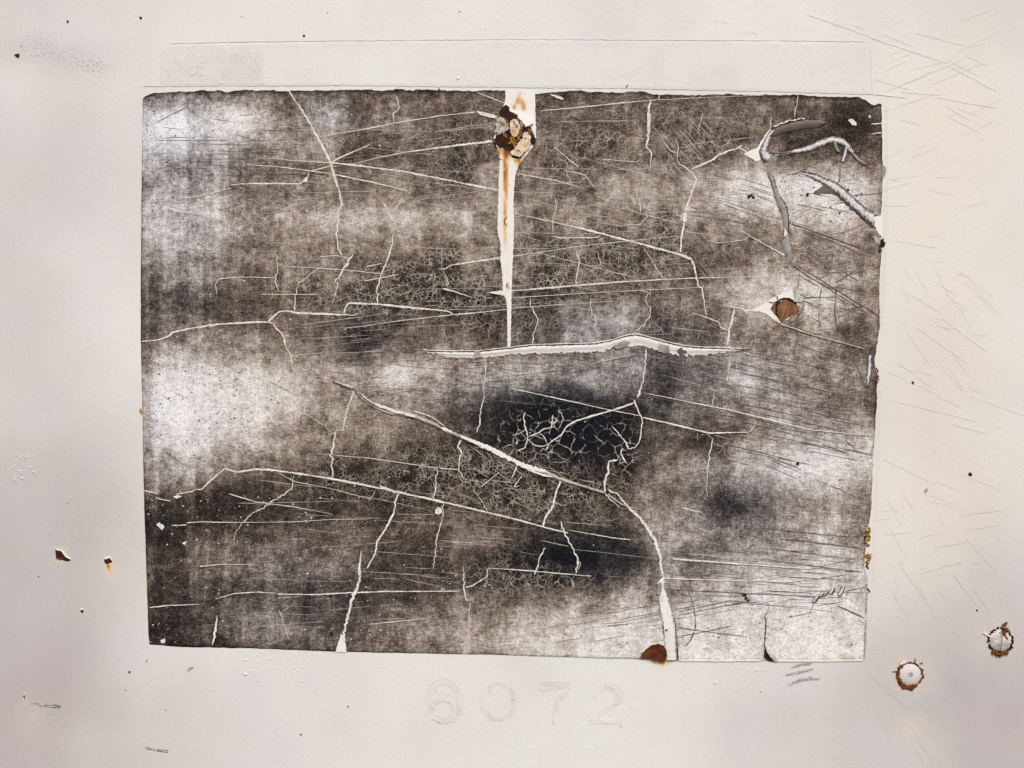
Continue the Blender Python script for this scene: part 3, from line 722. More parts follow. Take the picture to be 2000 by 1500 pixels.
light, dark, tan, tan2 = Bag(), Bag(), Bag(), Bag()
def line(bag, x, y, slope, ln, w, h=1.32, curve=0.0):
    a = math.atan(slope); pts = []
    k = max(2, int(ln / 14) + 1)
    for i in range(k):
        t = i / (k - 1); pts.append((x + math.cos(a) * ln * t, y + math.sin(a) * ln * t + curve * ln * t * (1 - t), w))
    v, f = ribbon(pts, .1, .35, h=h + random.random() * .02, step=12, sm=0); bag.add(v, f)
U = random.uniform
inside = lambda x, y: 284 < x < 1700 and 190 < y < 1270
def field(bag, n, x0, x1, y0, y1, s0, s1, l0, l1, w0, w1, cv=.02):
    for _ in range(int(n * (.5 if bag is light else .45))):
        x, y, l = U(x0, x1), U(y0, y1), U(l0, l1) * U(.4, 1); s = U(s0, s1)
        if not inside(x, y) or not inside(x + l * math.cos(math.atan(s)), y + l * math.sin(math.atan(s))): continue
        line(bag, x, y, s, l, U(w0, w1) * (.7 if bag is light else .72), curve=U(-cv, cv))
field(dark, 210, 1270, 1690, 680, 880, .17, .27, 50, 230, .9, 1.9)
field(dark, 110, 1290, 1690, 1070, 1180, .02, .10, 60, 260, .9, 1.9)
field(dark, 60, 1300, 1690, 1090, 1220, -.25, -.12, 60, 180, .8, 1.5)
field(dark, 70, 1540, 1705, 420, 680, .25, .75, 25, 110, 1, 2)
field(dark, 60, 1545, 1705, 480, 690, 5, 30, 12, 55, 1, 2)
field(dark, 50, 1560, 1705, 420, 690, -.5, -.1, 15, 70, 1, 2)
field(dark, 60, 281, 520, 250, 340, -.03, .03, 60, 220, .8, 1.5)
field(dark, 40, 281, 560, 190, 430, -.7, .6, 30, 120, .8, 1.4)
field(dark, 170, 640, 1320, 690, 790, -.2, .22, 30, 150, .8, 1.5)
field(dark, 40, 640, 980, 640, 720, -.16, .08, 30, 140, .8, 1.4)
field(dark, 70, 1300, 1500, 340, 460, .1, .4, 30, 130, .8, 1.5)
field(dark, 60, 1400, 1690, 860, 1060, .15, .5, 20, 110, .8, 1.5)
field(dark, 40, 1000, 1280, 1180, 1260, -.2, -.08, 60, 220, .8, 1.3)
field(dark, 30, 290, 640, 620, 900, .4, .9, 20, 90, .8, 1.3)
field(dark, 60, 1540, 1700, 320, 420, -.6, .6, 10, 60, 1, 1.8)
field(light, 70, 480, 980, 240, 420, -.16, .2, 50, 220, .8, 1.8)
field(light, 90, 1000, 1400, 220, 480, -.12, .30, 50, 220, .8, 1.7)
field(light, 60, 700, 1000, 440, 640, -.10, .05, 50, 220, .8, 1.6)
field(light, 60, 1000, 1420, 480, 680, -.12, .25, 50, 200, .8, 1.6)
field(light, 36, 520, 720, 630, 700, -.14, -.04, 60, 200, .8, 1.6)
field(light, 70, 440, 1200, 890, 1130, .02, .25, 50, 240, .8, 1.6)
field(light, 50, 300, 900, 980, 1240, -.08, .06, 50, 220, .7, 1.4)
field(light, 60, 1260, 1690, 690, 880, .17, .27, 60, 220, 1, 2)
field(light, 50, 1300, 1690, 1080, 1180, .03, .10, 60, 260, 1, 2.2)
field(light, 40, 880, 1100, 860, 1010, .5, .8, 20, 90, 1, 1.6)
for _ in range(40): line(light, U(1275, 1380), U(225, 330), 1.15, U(20, 60), 1.0)
for _ in range(45): line(light, U(1285, 1440), U(430, 560), 1.15, U(20, 60), .6)
for _ in range(40): line(dark, U(1285, 1440), U(430, 560), 1.15, U(20, 60), 1.1)
for _ in range(40): line(dark, U(1300, 1420), U(600, 670), .9, U(15, 40), 1.0)
# marked long scratches seen one by one
for a in ((1534,506,.80,60,2.2),(1546,512,.62,205,2.2),(1540,516,.63,190,1.8),(1540,435,.36,180,2.2),(1560,447,.40,150,1.8),(1546,486,.25,70,1.8),(1556,536,.55,50,2),
          (1616,533,-.04,70,2),(1632,552,-.62,60,2),(1645,541,-.28,60,1.6),(1660,383,-.09,62,2),(1553,398,.24,60,1.8),(1595,402,.22,75,2),(1500,575,.2,90,1.4),
          (1630,560,.18,75,1.6),(1560,582,-.02,80,1.8),(1634,622,-.5,60,1.8),(1636,600,.3,70,1.8),(1318,1225,.13,140,1.6),(1325,1243,-.2,110,1.8),(1325,1202,-.2,140,1.6),(1324,1195,-.22,110,1.4),
          (1296,1151,.05,200,1.8),(1500,1155,.04,90,2),(1635,1182,.47,60,2.2),(1650,1155,-.2,40,1.8),(1500,892,.4,70,1.6),(1606,868,.35,55,2),(1640,876,.2,65,2),(1580,840,.1,120,1.6),
          (1650,859,.9,30,2),(1500,895,.45,70,1.4),(1620,946,.5,70,1.6),(1640,990,.52,60,1.8),(1644,1000,90,26,1.6),(1610,1003,.0,34,1.4),(1480,1030,.1,200,1.8),(1520,1052,.12,165,1.8),(1500,1070,.13,180,1.8),(1500,1095,.12,185,2)):
    x0, y0, s, l, wd = a; line(dark, x0, y0, s, l, wd, curve=U(-.03, .03))
for pts in ([(1340,1140),(1352,1175),(1358,1205),(1358,1225),(1352,1245),(1338,1262)], [(1636,500),(1648,488),(1652,478)], [(1556,640),(1558,620),(1568,602)], [(1560,600),(1556,628),(1556,660)],
            [(1634,560),(1630,600),(1634,640)], [(1600,590),(1604,560)], [(1664,690),(1690,760)], [(1616,496),(1613,508),(1622,516),(1626,500)], [(1535,342),(1560,338),(1578,326),(1605,315)], [(1640,330),(1641,350),(1634,360)]):
    v, f = ribbon([(a, b, 2.2) for a, b in pts], .3, .3, h=1.34, step=5); dark.add(v, f)
light.build('light_scratch', 'line_light', sticker, kind='stuff')
dark.build('dark_scratch', 'line_dark', sticker, kind='stuff')

def specks(n, boxes, r0, r1, h):
    bag = Bag()
    for _ in range(n):
        x0, x1, y0, y1 = random.choice(boxes); x, y = U(x0, x1), U(y0, y1)
        if not inside(x, y): continue
        r = r0 + (r1 - r0) * random.random() ** 3; k = random.randint(5, 7); a0 = U(0, 6)
        v = [(x + r * U(.6, 1.3) * math.cos(a0 + 6.283 * i / k), y + r * U(.5, 1.1) * math.sin(a0 + 6.283 * i / k), h) for i in range(k)]
        bag.add(v + [(x, y, h + .3)], [(i, (i + 1) % k, k) for i in range(k)])
    return bag
specks(1000, [(285, 1000, 190, 660)] * 3 + [(285, 900, 920, 1260)] * 5 + [(1000, 1500, 190, 680), (700, 1280, 760, 1150)], .7, 2.3, 1.33).build('paint_speck', 'fine', sticker, kind='stuff')
specks(620, [(285, 560, 660, 900)] * 5 + [(285, 430, 190, 330)] * 2 + [(1300, 1690, 1150, 1285)] * 2 + [(1500, 1700, 330, 440), (1420, 1690, 860, 1060), (1060, 1260, 1190, 1270), (285, 450, 400, 560)], .8, 2.3, 1.33).build('pit', 'line_dark', sticker, kind='stuff')
for x0, y0 in ((1467, 382), (1471, 386), (1462, 384)): patch('pit', [(x0 - 3, y0 - 2), (x0 + 2, y0 - 4), (x0 + 4, y0 + 2), (x0 - 1, y0 + 4)], 1.2, 'dirt_shade', sticker, .1, .5, 2)
for x0, y0, r in ((1577, 380, 4), (1455, 1162, 4), (1457, 1168, 3.5), (1461, 1172, 3), (1451, 1161, 3), (1656, 371, 3), (1640, 416, 2.5), (1622, 432, 2.5), (1558, 905, 4), (858, 176, 3), (775, 178, 4), (648, 1237, 5)):
    patch('pit', [(x0 - r, y0), (x0, y0 - r), (x0 + r * .8, y0 - r * .2), (x0 + r * .2, y0 + r)], next_h(), 'dirt_shade', sticker, .1, .4, 2)

# ------------------------------------------------------------------ the white streak and the rusted crater at its top
SL = [(988,175),(986,200),(980,215),(972,235),(967,258),(964,272),(971,288),(975,300),(976,325),(974,350),(973,400),(972,450),(976,495),(981,537),(982,572),(990,590),(991,640),(991,679)]
SR = [(1045,179),(1045,200),(1046,235),(1047,258),(1047,272),(1040,288),(1030,300),(1012,325),(1006,345),(1003,380),(1004,430),(1003,480),(1001,520),(999,572),(999,590),(998,640),(997,679)]
def by_y(pts, n=190):
    p = np.asarray(pts, float); yy = np.linspace(p[0, 1], p[-1, 1], n); return np.c_[np.interp(yy, p[:, 1], p[:, 0]), yy]
loft('streak', by_y(SL), by_y(SR), lambda u: .3 * math.sin(math.pi * u), 'white', sticker, n=200, base=2.1, m=19, jit=.4, attrs=dict(stain=stain_f), label='bare white paint streak stained orange by rust')
crater = patch('rust_crater', [(974.6,224.8),(975.8,216.4),(981,209),(987.8,205.4),(994.4,209),(994.4,216.4),(1001.6,221),(1010.6,224.8),(1010.6,232),(1016,238),(1020.8,246.4),(1035,248),(1040,258.4),(1046,271.6),
      (1044.8,282.4),(1038.8,282.4),(1035,287),(1025.6,298),(1016,300),(998,297),(987,291),(971.6,286),(964.4,272.8),(971.6,264.4),(966.8,254.8),(969.2,233.2)], 2.9, 'rust', sticker, .5, .7, 2.5, label='dark rusted crater with yellow crust')
def tilt(x0, y0, gx, gy): return lambda x, y: np.maximum((x - x0) * gx + (y - y0) * gy, 0)
patch('paint_flake', [(970.4,230.8),(976,227),(984.8,232),(992,241.6),(995,248.8),(992,256),(984.8,259.6),(972.8,264.4),(965.6,259.6),(969.2,246.4)], 3.6, 'flake_rusty', crater, .5, 1.0, 1.8, tilt(970, 235, .02, .06))
patch('paint_flake', [(996.8,235.6),(1004,233.2),(1012.4,236.8),(1016.6,246.4),(1013.6,256),(1011.2,264.4),(1005.2,270.4),(996.8,263.2),(996.8,253.6),(995.6,244)], 3.8, 'flake_warm', crater, .5, 1.0, 1.8, tilt(1000, 235, .01, .07))
patch('paint_flake', [(1020.8,259.6),(1028,257),(1035,263),(1037,275),(1034,289.6),(1023,301.6),(1018,306.5),(999,304),(996.8,298),(1006.4,289.6),(1013.6,277.6),(1020.8,271.6)], 3.4, 'flake_warm', crater, .5, 1.0, 1.8, tilt(1010, 262, .0, .05))
patch('paint_flake', [(995.5,215),(997,218),(1002,220.5),(1011,224),(1012,231),(1020,238),(1026.8,248.8),(1034,246.5),(1042.4,242.8),(1042,230),(1031,224),(1012,218)], 2.9, 'white', crater, .5, .5, 2.5, tilt(1010, 212, .02, .09))
patch('paint_flake', [(1037,249),(1043,245),(1047,262),(1046,271)], 3.2, 'white', crater, .5, .4, 2)
patch('shaded_gap', [(999,304.5),(1018.5,305.5),(1018,309.5),(1001,309)], 3.0, 'dirt_shade', crater, .3, .3, 3)  # near-black slivers paint the shade at the flake edges
patch('shaded_gap', [(1036,256),(1041,260),(1046,271),(1044,282),(1038.5,283),(1038,272)], 3.3, 'dirt_shade', crater, .3, .4, 2.5)
clump('yellow_crust', scatter_path([(980,240),(986,246)], 9, 1.4, 1, 2.2) + scatter_path([(984,262),(988,267)], 9, 1.4, 1, 2.4) + scatter_path([(1002,268),(998,280),(1003,279),(1009,287)], 34, 2.2, 1.2, 2.6)
      + scatter_path([(1012,272),(1016,262),(1018,250),(1021,247)], 30, 2.0, 1.1, 2.3) + scatter_path([(1030,252),(1035,258),(1037,262)], 12, 1.6, 1, 2) + scatter_path([(988,232),(993,241)], 8, .8, .8, 1.4), 'lichen', crater, 3.1, .8)
for pts in ([(973,238),(979,240),(985,246)], [(1003,234),(1006,244),(1012,250)], [(969,259),(972,263)], [(1025,297),(1022,301)], [(1008,292),(1016,296)], [(1000,252),(1003,258)]):
    v, f = ribbon([(a, b, 1.6) for a, b in pts], .5, .5, h=6.3, step=1.8); mk('rust_crack', v, orient(v, f), 'rust', crater)
clump('rust_crust', scatter_path([(968,280),(980,289),(994,293)], 20, 1.6, 1, 2.2) + scatter_path([(1012,300),(1024,292)], 8, 1.5, .7, 1.4) + scatter_path([(994,250),(994,262),(1000,272)], 14, 1, 1, 2), 'rust', crater, 2.6, .8)
C([(977,469),(973,476),(979,482),(976,486)], 1.5, 2.2, 1, material='rust_red', name='rust_crack')
for pts in ([(990,424),(984,432),(985,436),(990,441)], [(985,418),(989,413)], [(992,552),(990,556),(989,563)], [(974,309),(981,313)], [(984,334),(986,340)]):
    v, f = ribbon([(a, b, 1.8) for a, b in pts], .3, .3, h=2.75, step=2); mk('rust_crack', v, orient(v, f), 'rust_red', sticker)
v, f = ribbon([(a, b, 2.4) for a, b in [(973,462),(976,475),(975,490),(978,500)]], .8, .5, h=2.78, step=2); mk('film_remnant', v, orient(v, f), 'line_dark', sticker)

# ------------------------------------------------------------------ torn and curled film
arch = lambda u: 1.7 * (1 - u) ** .6 * math.sin(math.pi * min(1, u * 1.15 + .12)) + .2
TA = [(824,686),(845,688),(935,688),(1000,681),(1040,676),(1160,673),(1195,667),(1217,659),(1240,655),(1260,659),(1300,670),(1337,678),(1375,681),(1420,682),(1448,684)]
TB = [(824,687),(848,692),(870,698),(905,701),(950,699),(1000,692),(1100,690),(1180,687),(1203,676),(1225,677),(1250,675),(1282,684),(1310,692),(1345,696),(1400,691),(1448,685)]
def by_x(pts, n): p = np.asarray(pts, float); xx = np.linspace(p[0, 0], p[-1, 0], n); return np.c_[xx, np.interp(xx, p[:, 0], p[:, 1])]
loft('torn_lip', by_x(TA, 210), by_x(TB, 210), arch, 'primer', sticker, n=210, base=1.9, m=11, jit=.35, jb=1.3, label='pale curled lip of a long horizontal tear')
v, f = ribbon([(a, b - 1.2, 2.0) for a, b in TA] + [(1470, 683, 1)], .25, .3, h=2.5, step=3); mk('gap_shade', v, orient(v, f), 'dirt_shade', sticker)  # shade of the torn gap, painted as a dark strip above the lip
C([(a, b - 3.2) for a, b in TA], 2.6, 2.2, 2.6, 3)
patch('film_remnant', [(1286,671),(1306,675),(1308,686),(1296,690),(1284,685)], 3.6, 'grey_film', sticker, .3, .8, 2.5)
patch('film_remnant', [(1320,684),(1330,679),(1342,688),(1328,692)], 3.6, 'brown_film', sticker, .3, .6, 2.5)
patch('film_remnant', [(1197,676),(1218,666),(1232,668),(1222,676),(1204,684)], 3.5, 'grey_film', sticker, .3, .8, 2.5)
patch('film_remnant', [(928,686),(937,686),(937,699),(926,699)], 4.2, 'tan_film', sticker, .3, .8, 2.5)

# long diagonal split
DA = [(652,743),(672,749),(690,755),(705,768),(725,783),(760,796),(800,806),(842,822),(862,833),(900,849),(930,860),(967,876),(1000,893),(1030,908),(1070,921),(1100,934),(1142,948),(1180,960)]
DB = [(654,746),(672,756),(693,764),(703,779),(725,795),(762,808),(806,817),(842,831),(868,842),(902,858),(928,868),(962,885),(998,903),(1022,914),(1062,927),(1095,941),(1138,953),(1178,965)]
loft('torn_lip', resample(DA, n=190), resample(DB, n=190), lambda u: 2.4 * math.sin(math.pi * min(1, u * .95 + .02)), 'tan_film', sticker, n=190, base=1.7, m=9, jit=.5, label='raised tan edge of the long diagonal split')
C([(862,838),(885,848),(902,855),(928,865),(966,882),(1000,900)], 5, 4, 7, 7, 6)
bpy.context.view_layer.objects.active = None
for seg, wdt in (([(862,836),(872,839),(884,845)], (5, 7, 3)), ([(900,852),(930,864),(967,881),(1000,899)], (4, 7, 8, 6)), ([(1000,899),(1030,911),(1068,922)], (5, 9, 3)), ([(730,788),(770,803),(812,814)], (3, 4, 3)),
                 ([(1030,917),(1062,928),(1080,932)], (3, 4, 2))):
    p = np.c_[np.asarray(seg, float), wdt]; v, f = ribbon(p, .5, .3, h=4.35); mk('bare_paint', v, orient(v, f), 'white', sticker)
for seg in ([(700,766),(712,779),(735,793)], [(745,797),(775,803),(812,818)], [(690,758),(700,766)]):
    v, f = ribbon([(a, b, 1.8) for a, b in seg], .4, .3, h=4.3); mk('gap_shade', v, orient(v, f), 'dirt_shade', sticker)  # dark strips paint the shadow along the ridge
C([(806,802),(832,810),(850,818),(862,828),(870,833)], 1.6, 3, 2.4)
C([(693,764),(712,783),(735,797),(770,810)], 3, 2.4, 2.4)
C([(1130,936),(1148,940),(1162,943)], 2, 2.6, 2, material='line_light', name='light_scratch')
# its continuation, curving down to the bottom edge
C([(1181,963),(1200,980),(1209,992)], 4, 3, 1.5)
C([(1187,955),(1193,960),(1205,962),(1215,977),(1232,995),(1250,1012),(1265,1032),(1280,1057),(1289,1085),(1291,1112),(1295,1126)], 3, 4, 6, 7, 8, 6, 5, jit=.6)
C([(1187,964),(1204,978),(1215,985),(1232,990),(1262,998)], 4, 3, 1.5, material='line_light')
BA = [(1294,1126),(1283,1138),(1285,1160),(1288,1180),(1292,1212),(1296,1240),(1297,1262),(1302,1288)]
BB = [(1298,1126),(1297,1145),(1303,1165),(1308,1180),(1315,1204),(1319,1232),(1321,1260),(1322,1288)]
loft('torn_lip', by_y(BA, 60), by_y(BB, 60), lambda u: 2.0 * math.sin(math.pi * u * .9), 'primer', sticker, n=60, base=1.6, m=9, jit=.4, label='pale smooth strip where the film has split to the bottom edge')
v, f = ribbon([(1296,1142,1.5),(1304,1166,2),(1310,1180,2),(1316,1204,2.6),(1320,1232,3),(1322,1260,3.4),(1324,1290,3)], .5, .35, h=2.0, step=2.5); mk('gap_shade', v, orient(v, f), 'grey_film', sticker)  # film edge shadow painted as a grey strip, then a near-black one
v, f = ribbon([(1315,1200,1),(1319,1222,1.6),(1321,1250,2.2),(1324,1290,2.2)], .4, .35, h=2.2, step=2.5); mk('gap_shade', v, orient(v, f), 'dirt_shade', sticker)
patch('film_remnant', [(1284,1140),(1292,1136),(1293,1152),(1289,1163),(1283,1160)], 3.6, 'grey_film', sticker, .3, .5, 2.5)
patch('bare_paint', [(1288,1176),(1300,1178),(1305,1188),(1300,1197),(1303,1206),(1307,1214),(1305,1222),(1304,1229),(1297,1233),(1295,1215),(1290,1190)], 3.9, 'white', sticker, .3, .5, 2.5)
clump('rust_crust', scatter_path([(1295,1216),(1296,1230),(1297,1237)], 9, .7, .8, 1.6) + scatter_path([(1300,1229),(1303,1231)], 5, .7, .8, 1.4), 'crust', sticker, 3.8, .7)
patch('rust_chip', [(1250,1283),(1256,1273),(1263,1266),(1275,1259),(1287,1257),(1297,1261),(1302,1270),(1302,1279),(1298,1291),(1288,1292),(1278,1290),(1272,1287)], 4.2, 'rust_red', sticker, 1.5, .6, 2.5, lambda x, y: 1.0 * np.exp(-((x - 1280) / 18) ** 2 - ((y - 1275) / 12) ** 2), label='red-brown rust patch on the bottom edge')

# hooked tear, upper right
patch('bare_paint', [(1440,288),(1452,292),(1458,297),(1466,293),(1477.5,290),(1485,278),(1497,260),(1504.5,251),(1507,262),(1500,272),(1494,285),(1490,297),(1490,306),(1479,315.5),(1470,311),(1452,302),(1458,297.5),(1447,292)], 1.9, 'white', sticker, .4, .5, 2.5)
loft('curled_film', [(1505,256),(1496,270),(1488,286),(1485,294),(1487,306),(1496,316)], [(1512,256),(1505,268),(1500,282),(1498,292),(1500,299),(1509,303)], lambda u: 2.6 * math.sin(math.pi * (u * .8 + .1)), 'silver', sticker, base=1.2, m=11, jit=.3, label='rolled-back silvery film of the hooked tear', widen=.25, jb=.8, rough=.3, smooth=False)
loft('torn_lip', [(1506,252),(1525,244),(1550,237),(1575,233),(1598,234),(1613,240)], [(1508,267),(1525,261),(1545,256),(1572,251),(1592,250),(1613,242)], lambda u: 2.2 * math.sin(math.pi * (u * .8 + .1)), 'brown_film', sticker, base=1.5, m=9, jit=.5, label='smooth brown inside of the hooked tear')
v, f = ribbon([(1504,254,2.0),(1525,244.5,2.6),(1550,237,2.8),(1575,233.5,2.2),(1600,234,1)], .3, .3, h=3.2, step=2.5); mk('gap_shade', v, orient(v, f), 'dirt_shade', sticker)  # painted shadow line along the flap's top edge
C([(1510,248),(1525,241),(1545,235),(1562,232),(1580,233)], 2.6, 4.5, 3.4, 1.4, jit=1.2, wj=.6)
loft('torn_lip', [(1499,294),(1510,297),(1525,298),(1545,295)], [(1500,300),(1512,302),(1527,302),(1546,298)], lambda u: 2.0 * math.sin(math.pi * u), 'brown_film', sticker, base=1.5, m=7, jit=.3)
RA = [(1512,301),(1530,299),(1548,294),(1567,290),(1582,285),(1597,278),(1612,272),(1627,269),(1640,270),(1650,275),(1659,284),(1667,297)]
RB = [(1513,304),(1531,303),(1549,299),(1568,298),(1584,294),(1600,287),(1614,281),(1628,279),(1640,280),(1648,284),(1655,292),(1662,302)]
loft('curled_film', RA, RB, lambda u: 2.2 * math.sin(math.pi * (u * .9 + .05)), 'silver', sticker, base=1.2, m=9, jit=.5, label='frayed silvery ridge of lifted film', widen=.25, jb=.8, rough=.3, smooth=False, hv=lambda t: .25 + .75 * min(1, t * 2.5))
loft('curled_film', [(1625,276),(1627,284),(1629,293),(1634,298)], [(1633,276),(1634,284),(1636,291),(1640,296)], lambda u: 4 * math.sin(math.pi * (u * .9 + .05)), 'grey_film', sticker, base=1.3, m=7, jit=.4)
loft('curled_film', [(1650,281),(1648,292),(1645,304),(1642,315)], [(1658,286),(1655,296),(1653,306),(1650,316)], lambda u: 2.2 * math.sin(math.pi * (u * .9 + .05)), 'silver', sticker, base=1.3, m=7, jit=.4)
loft('curled_film', [(1658,286),(1664,297),(1673,305),(1683,312),(1692,320)], [(1660,290),(1663,303),(1671,313),(1680,320),(1691,323)], lambda u: 3 * math.sin(math.pi * (u * .9 + .05)), 'grey_film', sticker, base=1.3, m=7, jit=.4)
patch('film_remnant', [(1674,306),(1688,312),(1694,322),(1682,321),(1676,314)], 3.6, 'brown_film', sticker, .3, .5, 2.5)
VA = [(1499,304),(1500,320),(1498,340),(1503,350),(1507,362),(1512,384),(1520,406),(1527,426),(1531,446),(1530,462),(1526,478),(1533,496),(1534,508),(1532,520)]
VB = [(1511,304),(1508,328),(1508,342),(1513,358),(1518,378),(1526,390),(1534,402),(1537,418),(1539,436),(1539,456),(1542,470),(1545,484),(1545,504),(1539,520)]
loft('torn_lip', by_y(VA, 90), by_y(VB, 90), lambda u: 2.6 * math.sin(math.pi * (u * .85 + .05)), 'grey_film', sticker, n=90, base=1.4, m=9, jit=.6, label='grey strip of the hooked tear running down')
v, f = ribbon([(a, b, 1.8) for a, b in [(1508,342),(1513,358),(1519,378),(1527,390),(1535,402),(1538,418),(1540,436),(1540,456)]], .7, .5, h=2.3, step=2); mk('gap_shade', v, orient(v, f), 'dirt_shade', sticker)
patch('bare_paint', [(1531,446),(1538,456),(1531,463)], 4.3, 'white', sticker, .3, .4, 2)
EA = [(1566,337),(1590,341),(1612,350),(1633,360),(1650,374),(1665,387),(1680,401),(1694,413),(1705,417)]
EB = [(1570,341),(1590,350),(1610,359),(1626,372),(1642,386),(1656,398),(1671,411),(1686,426),(1706,441)]
loft('curled_film', EA, EB, lambda u: 3.0 * math.sin(math.pi * min(1, u * .85 + .1)), 'silver', sticker, base=1.2, m=11, jit=.35, label='glossy rolled ridge of film running to the right edge', widen=.25, jb=.8, rough=.3, smooth=False, hv=lambda t: .2 + .8 * min(1, t * 2.2))
v, f = ribbon([(a, b - 1, 2.2) for a, b in EA], .3, .3, h=2.0, step=2.5); mk('gap_shade', v, orient(v, f), 'dirt_shade', sticker)
patch('film_remnant', [(1612,359),(1602,366),(1590,374),(1588,377),(1599,380),(1612,378),(1624,378),(1635,382),(1650,394),(1644,386),(1630,374)], 2.0, 'brown_film', sticker, .6, .5, 2.5)
for k in range(8):
    x0 = 1548 + k * 5.2; v, f = ribbon([(x0, 344 + k * .9, 1.6), (x0 + 5, 337 + k * .9, 1.6)], .2, .2, h=1.3, step=3); mk('crease', v, orient(v, f), 'brown_film', sticker)
# rusted hole, right
hole = patch('bare_paint', [(1462,608),(1472,604),(1500,588),(1518,577),(1548,566),(1555,560),(1558,576),(1554,588),(1560,598),(1552,614),(1538,624),(1524,632),(1514,628),(1498,614),(1480,608)], 1.9, 'white', sticker, .5, .5, 2.5, attrs=dict(stain=stain_f), label='bare paint round a rusty hole')
patch('rust_plate', [(1526,587),(1536,585),(1552,590),(1561,600),(1556,612),(1540,620),(1526,631),(1519,622),(1517,610),(1518,596)], 2.5, 'rust_tan', hole, .4, .5, 2.5)
patch('rust_plate', [(1510,594),(1516,592),(1516,604),(1517,618),(1510,610),(1504,603)], 2.4, 'rust_tan', hole, .3, .4, 2.5)
for seg in ([(1500,589,1.4),(1512,592,2),(1522,587,4.5),(1532,583,4.5),(1544,586,3.6),(1556,594,3)], [(1522,587,4),(1517,594,4.5),(1516,606,3.4),(1517,614,2.6),(1522,622,2)], [(1516,578,1.6),(1520,586,2.2)], [(1514,612,3),(1520,620,3)]):
    v, f = ribbon(seg, .4, .3, h=2.9, step=2.2); mk('shaded_gap', v, orient(v, f), 'dirt_shade', hole)  # shadow of the paint lip, painted as dark strips round the rust
for seg in ([(1536,604,1),(1534,612,1.8),(1530,622,1.2)],): 
    v, f = ribbon(seg, .4, .3, h=2.9, step=2.2); mk('rust_crack', v, orient(v, f), 'rust_red', hole)
patch('paint_flake', [(1549,562),(1556,559),(1560,572),(1572,578),(1566,590),(1554,590),(1550,578)], 2.9, 'flake', sticker, .6, .5, 2.5, tilt(1566, 590, -.06, 0))
v, f = ribbon([(1560,545,.8),(1557,560,1.5),(1560,574,1.6),(1572,580,1.2),(1582,582,.8)], .4, .3, h=3.2, step=2.5); mk('gap_shade', v, orient(v, f), 'dirt_shade', sticker)
C([(1524,632),(1540,638),(1590,655),(1640,668),(1690,682)], 6, 4, 5, 4, 1.5, material='line_light', name='crease')
C([(1526,630),(1540,635),(1580,649),(1610,656)], 3, 2, 1.2, material='rust_tan', name='rust_line')

# lower right: split with a turned-up corner
v, f = ribbon([(1491,1174,.8),(1500,1182,1),(1499,1196,1.2),(1494,1200,2),(1496,1215,2.4),(1494,1240,2.6),(1495,1247,3.4),(1492,1258,2.6),(1495,1270,3),(1502,1280,3)], .4, .3, h=1.4, step=2.5); mk('gap_shade', v, orient(v, f), 'dirt_shade', sticker)
patch('shaded_gap', [(1493,1266),(1497,1272),(1506,1283),(1513,1292),(1503,1291),(1491,1284)], 1.5, 'dirt_shade', sticker, .3, .5, 2.5)  # shadowed hollow under the corner, painted near-black
patch('turned_corner', [(1495,1268),(1499,1270),(1512,1281),(1520,1291),(1512,1292),(1502,1279)], 2.2, 'flake', sticker, .5, .3, 2.5, tilt(1520, 1270, -.12, .0))
patch('white_edge', [(1325,1287),(1400,1288.5),(1489,1288),(1489,1291),(1400,1292),(1325,1291)], 1.5, 'white', sticker, .8, .3, 4)
patch('white_edge', [(1520,1288.5),(1600,1288.5),(1685,1288),(1686,1291),(1600,1292),(1516,1292)], 1.5, 'white', sticker, .8, .3, 4)
patch('white_edge', [(1690,1140),(1694,1140),(1691,1260),(1688,1288),(1686,1288),(1688,1240)], 1.4, 'primer', sticker, .8, .3, 4)
# little dents pressed in a row
for (x0, y0, x1, y1, wd) in ((1588,1176,1599,1160,8),(1601,1164,1609,1156,7),(1610,1161,1618,1151,7),(1621,1159,1630,1146,8),(1639,1162,1650,1140,8)):
    a = math.atan2(y1 - y0, x1 - x0); nx_, ny_ = -math.sin(a) * wd / 2, math.cos(a) * wd / 2
    loft('dent', [(x0 - nx_, y0 - ny_), ((x0 + x1) / 2 - nx_, (y0 + y1) / 2 - ny_), (x1 - nx_ * .4, y1 - ny_ * .4)], [(x0 + nx_, y0 + ny_), ((x0 + x1) / 2 + nx_, (y0 + y1) / 2 + ny_), (x1 + nx_ * .4, y1 + ny_ * .4)],
         lambda u: 3.2 * math.sin(math.pi * u), 'flake', sticker, n=8, base=.9, m=7, jit=.25)
    v, f = ribbon([(x0 + nx_ * .9, y0 + ny_ * .9, 1.6), ((x0 + x1) / 2 + nx_, (y0 + y1) / 2 + ny_, 2.2), (x1 + nx_ * .3, y1 + ny_ * .3, 1.2)], .3, .3, h=2.6, step=3); mk('gap_shade', v, orient(v, f), 'dirt_shade', sticker)  # dark line drawn along the lower edge of each dent
    v, f = ribbon([(x0 - nx_ * .9, y0 - ny_ * .9, 1.2), ((x0 + x1) / 2 - nx_, (y0 + y1) / 2 - ny_, 1.6), (x1 - nx_ * .3, y1 - ny_ * .3, 1)], .3, .3, h=2.6, step=3); mk('gap_shade', v, orient(v, f), 'line_dark', sticker)
C([(1588,1178),(1584,1190),(1580,1205)], 2, 1.4, .8, material='line_dark', name='dark_scratch')
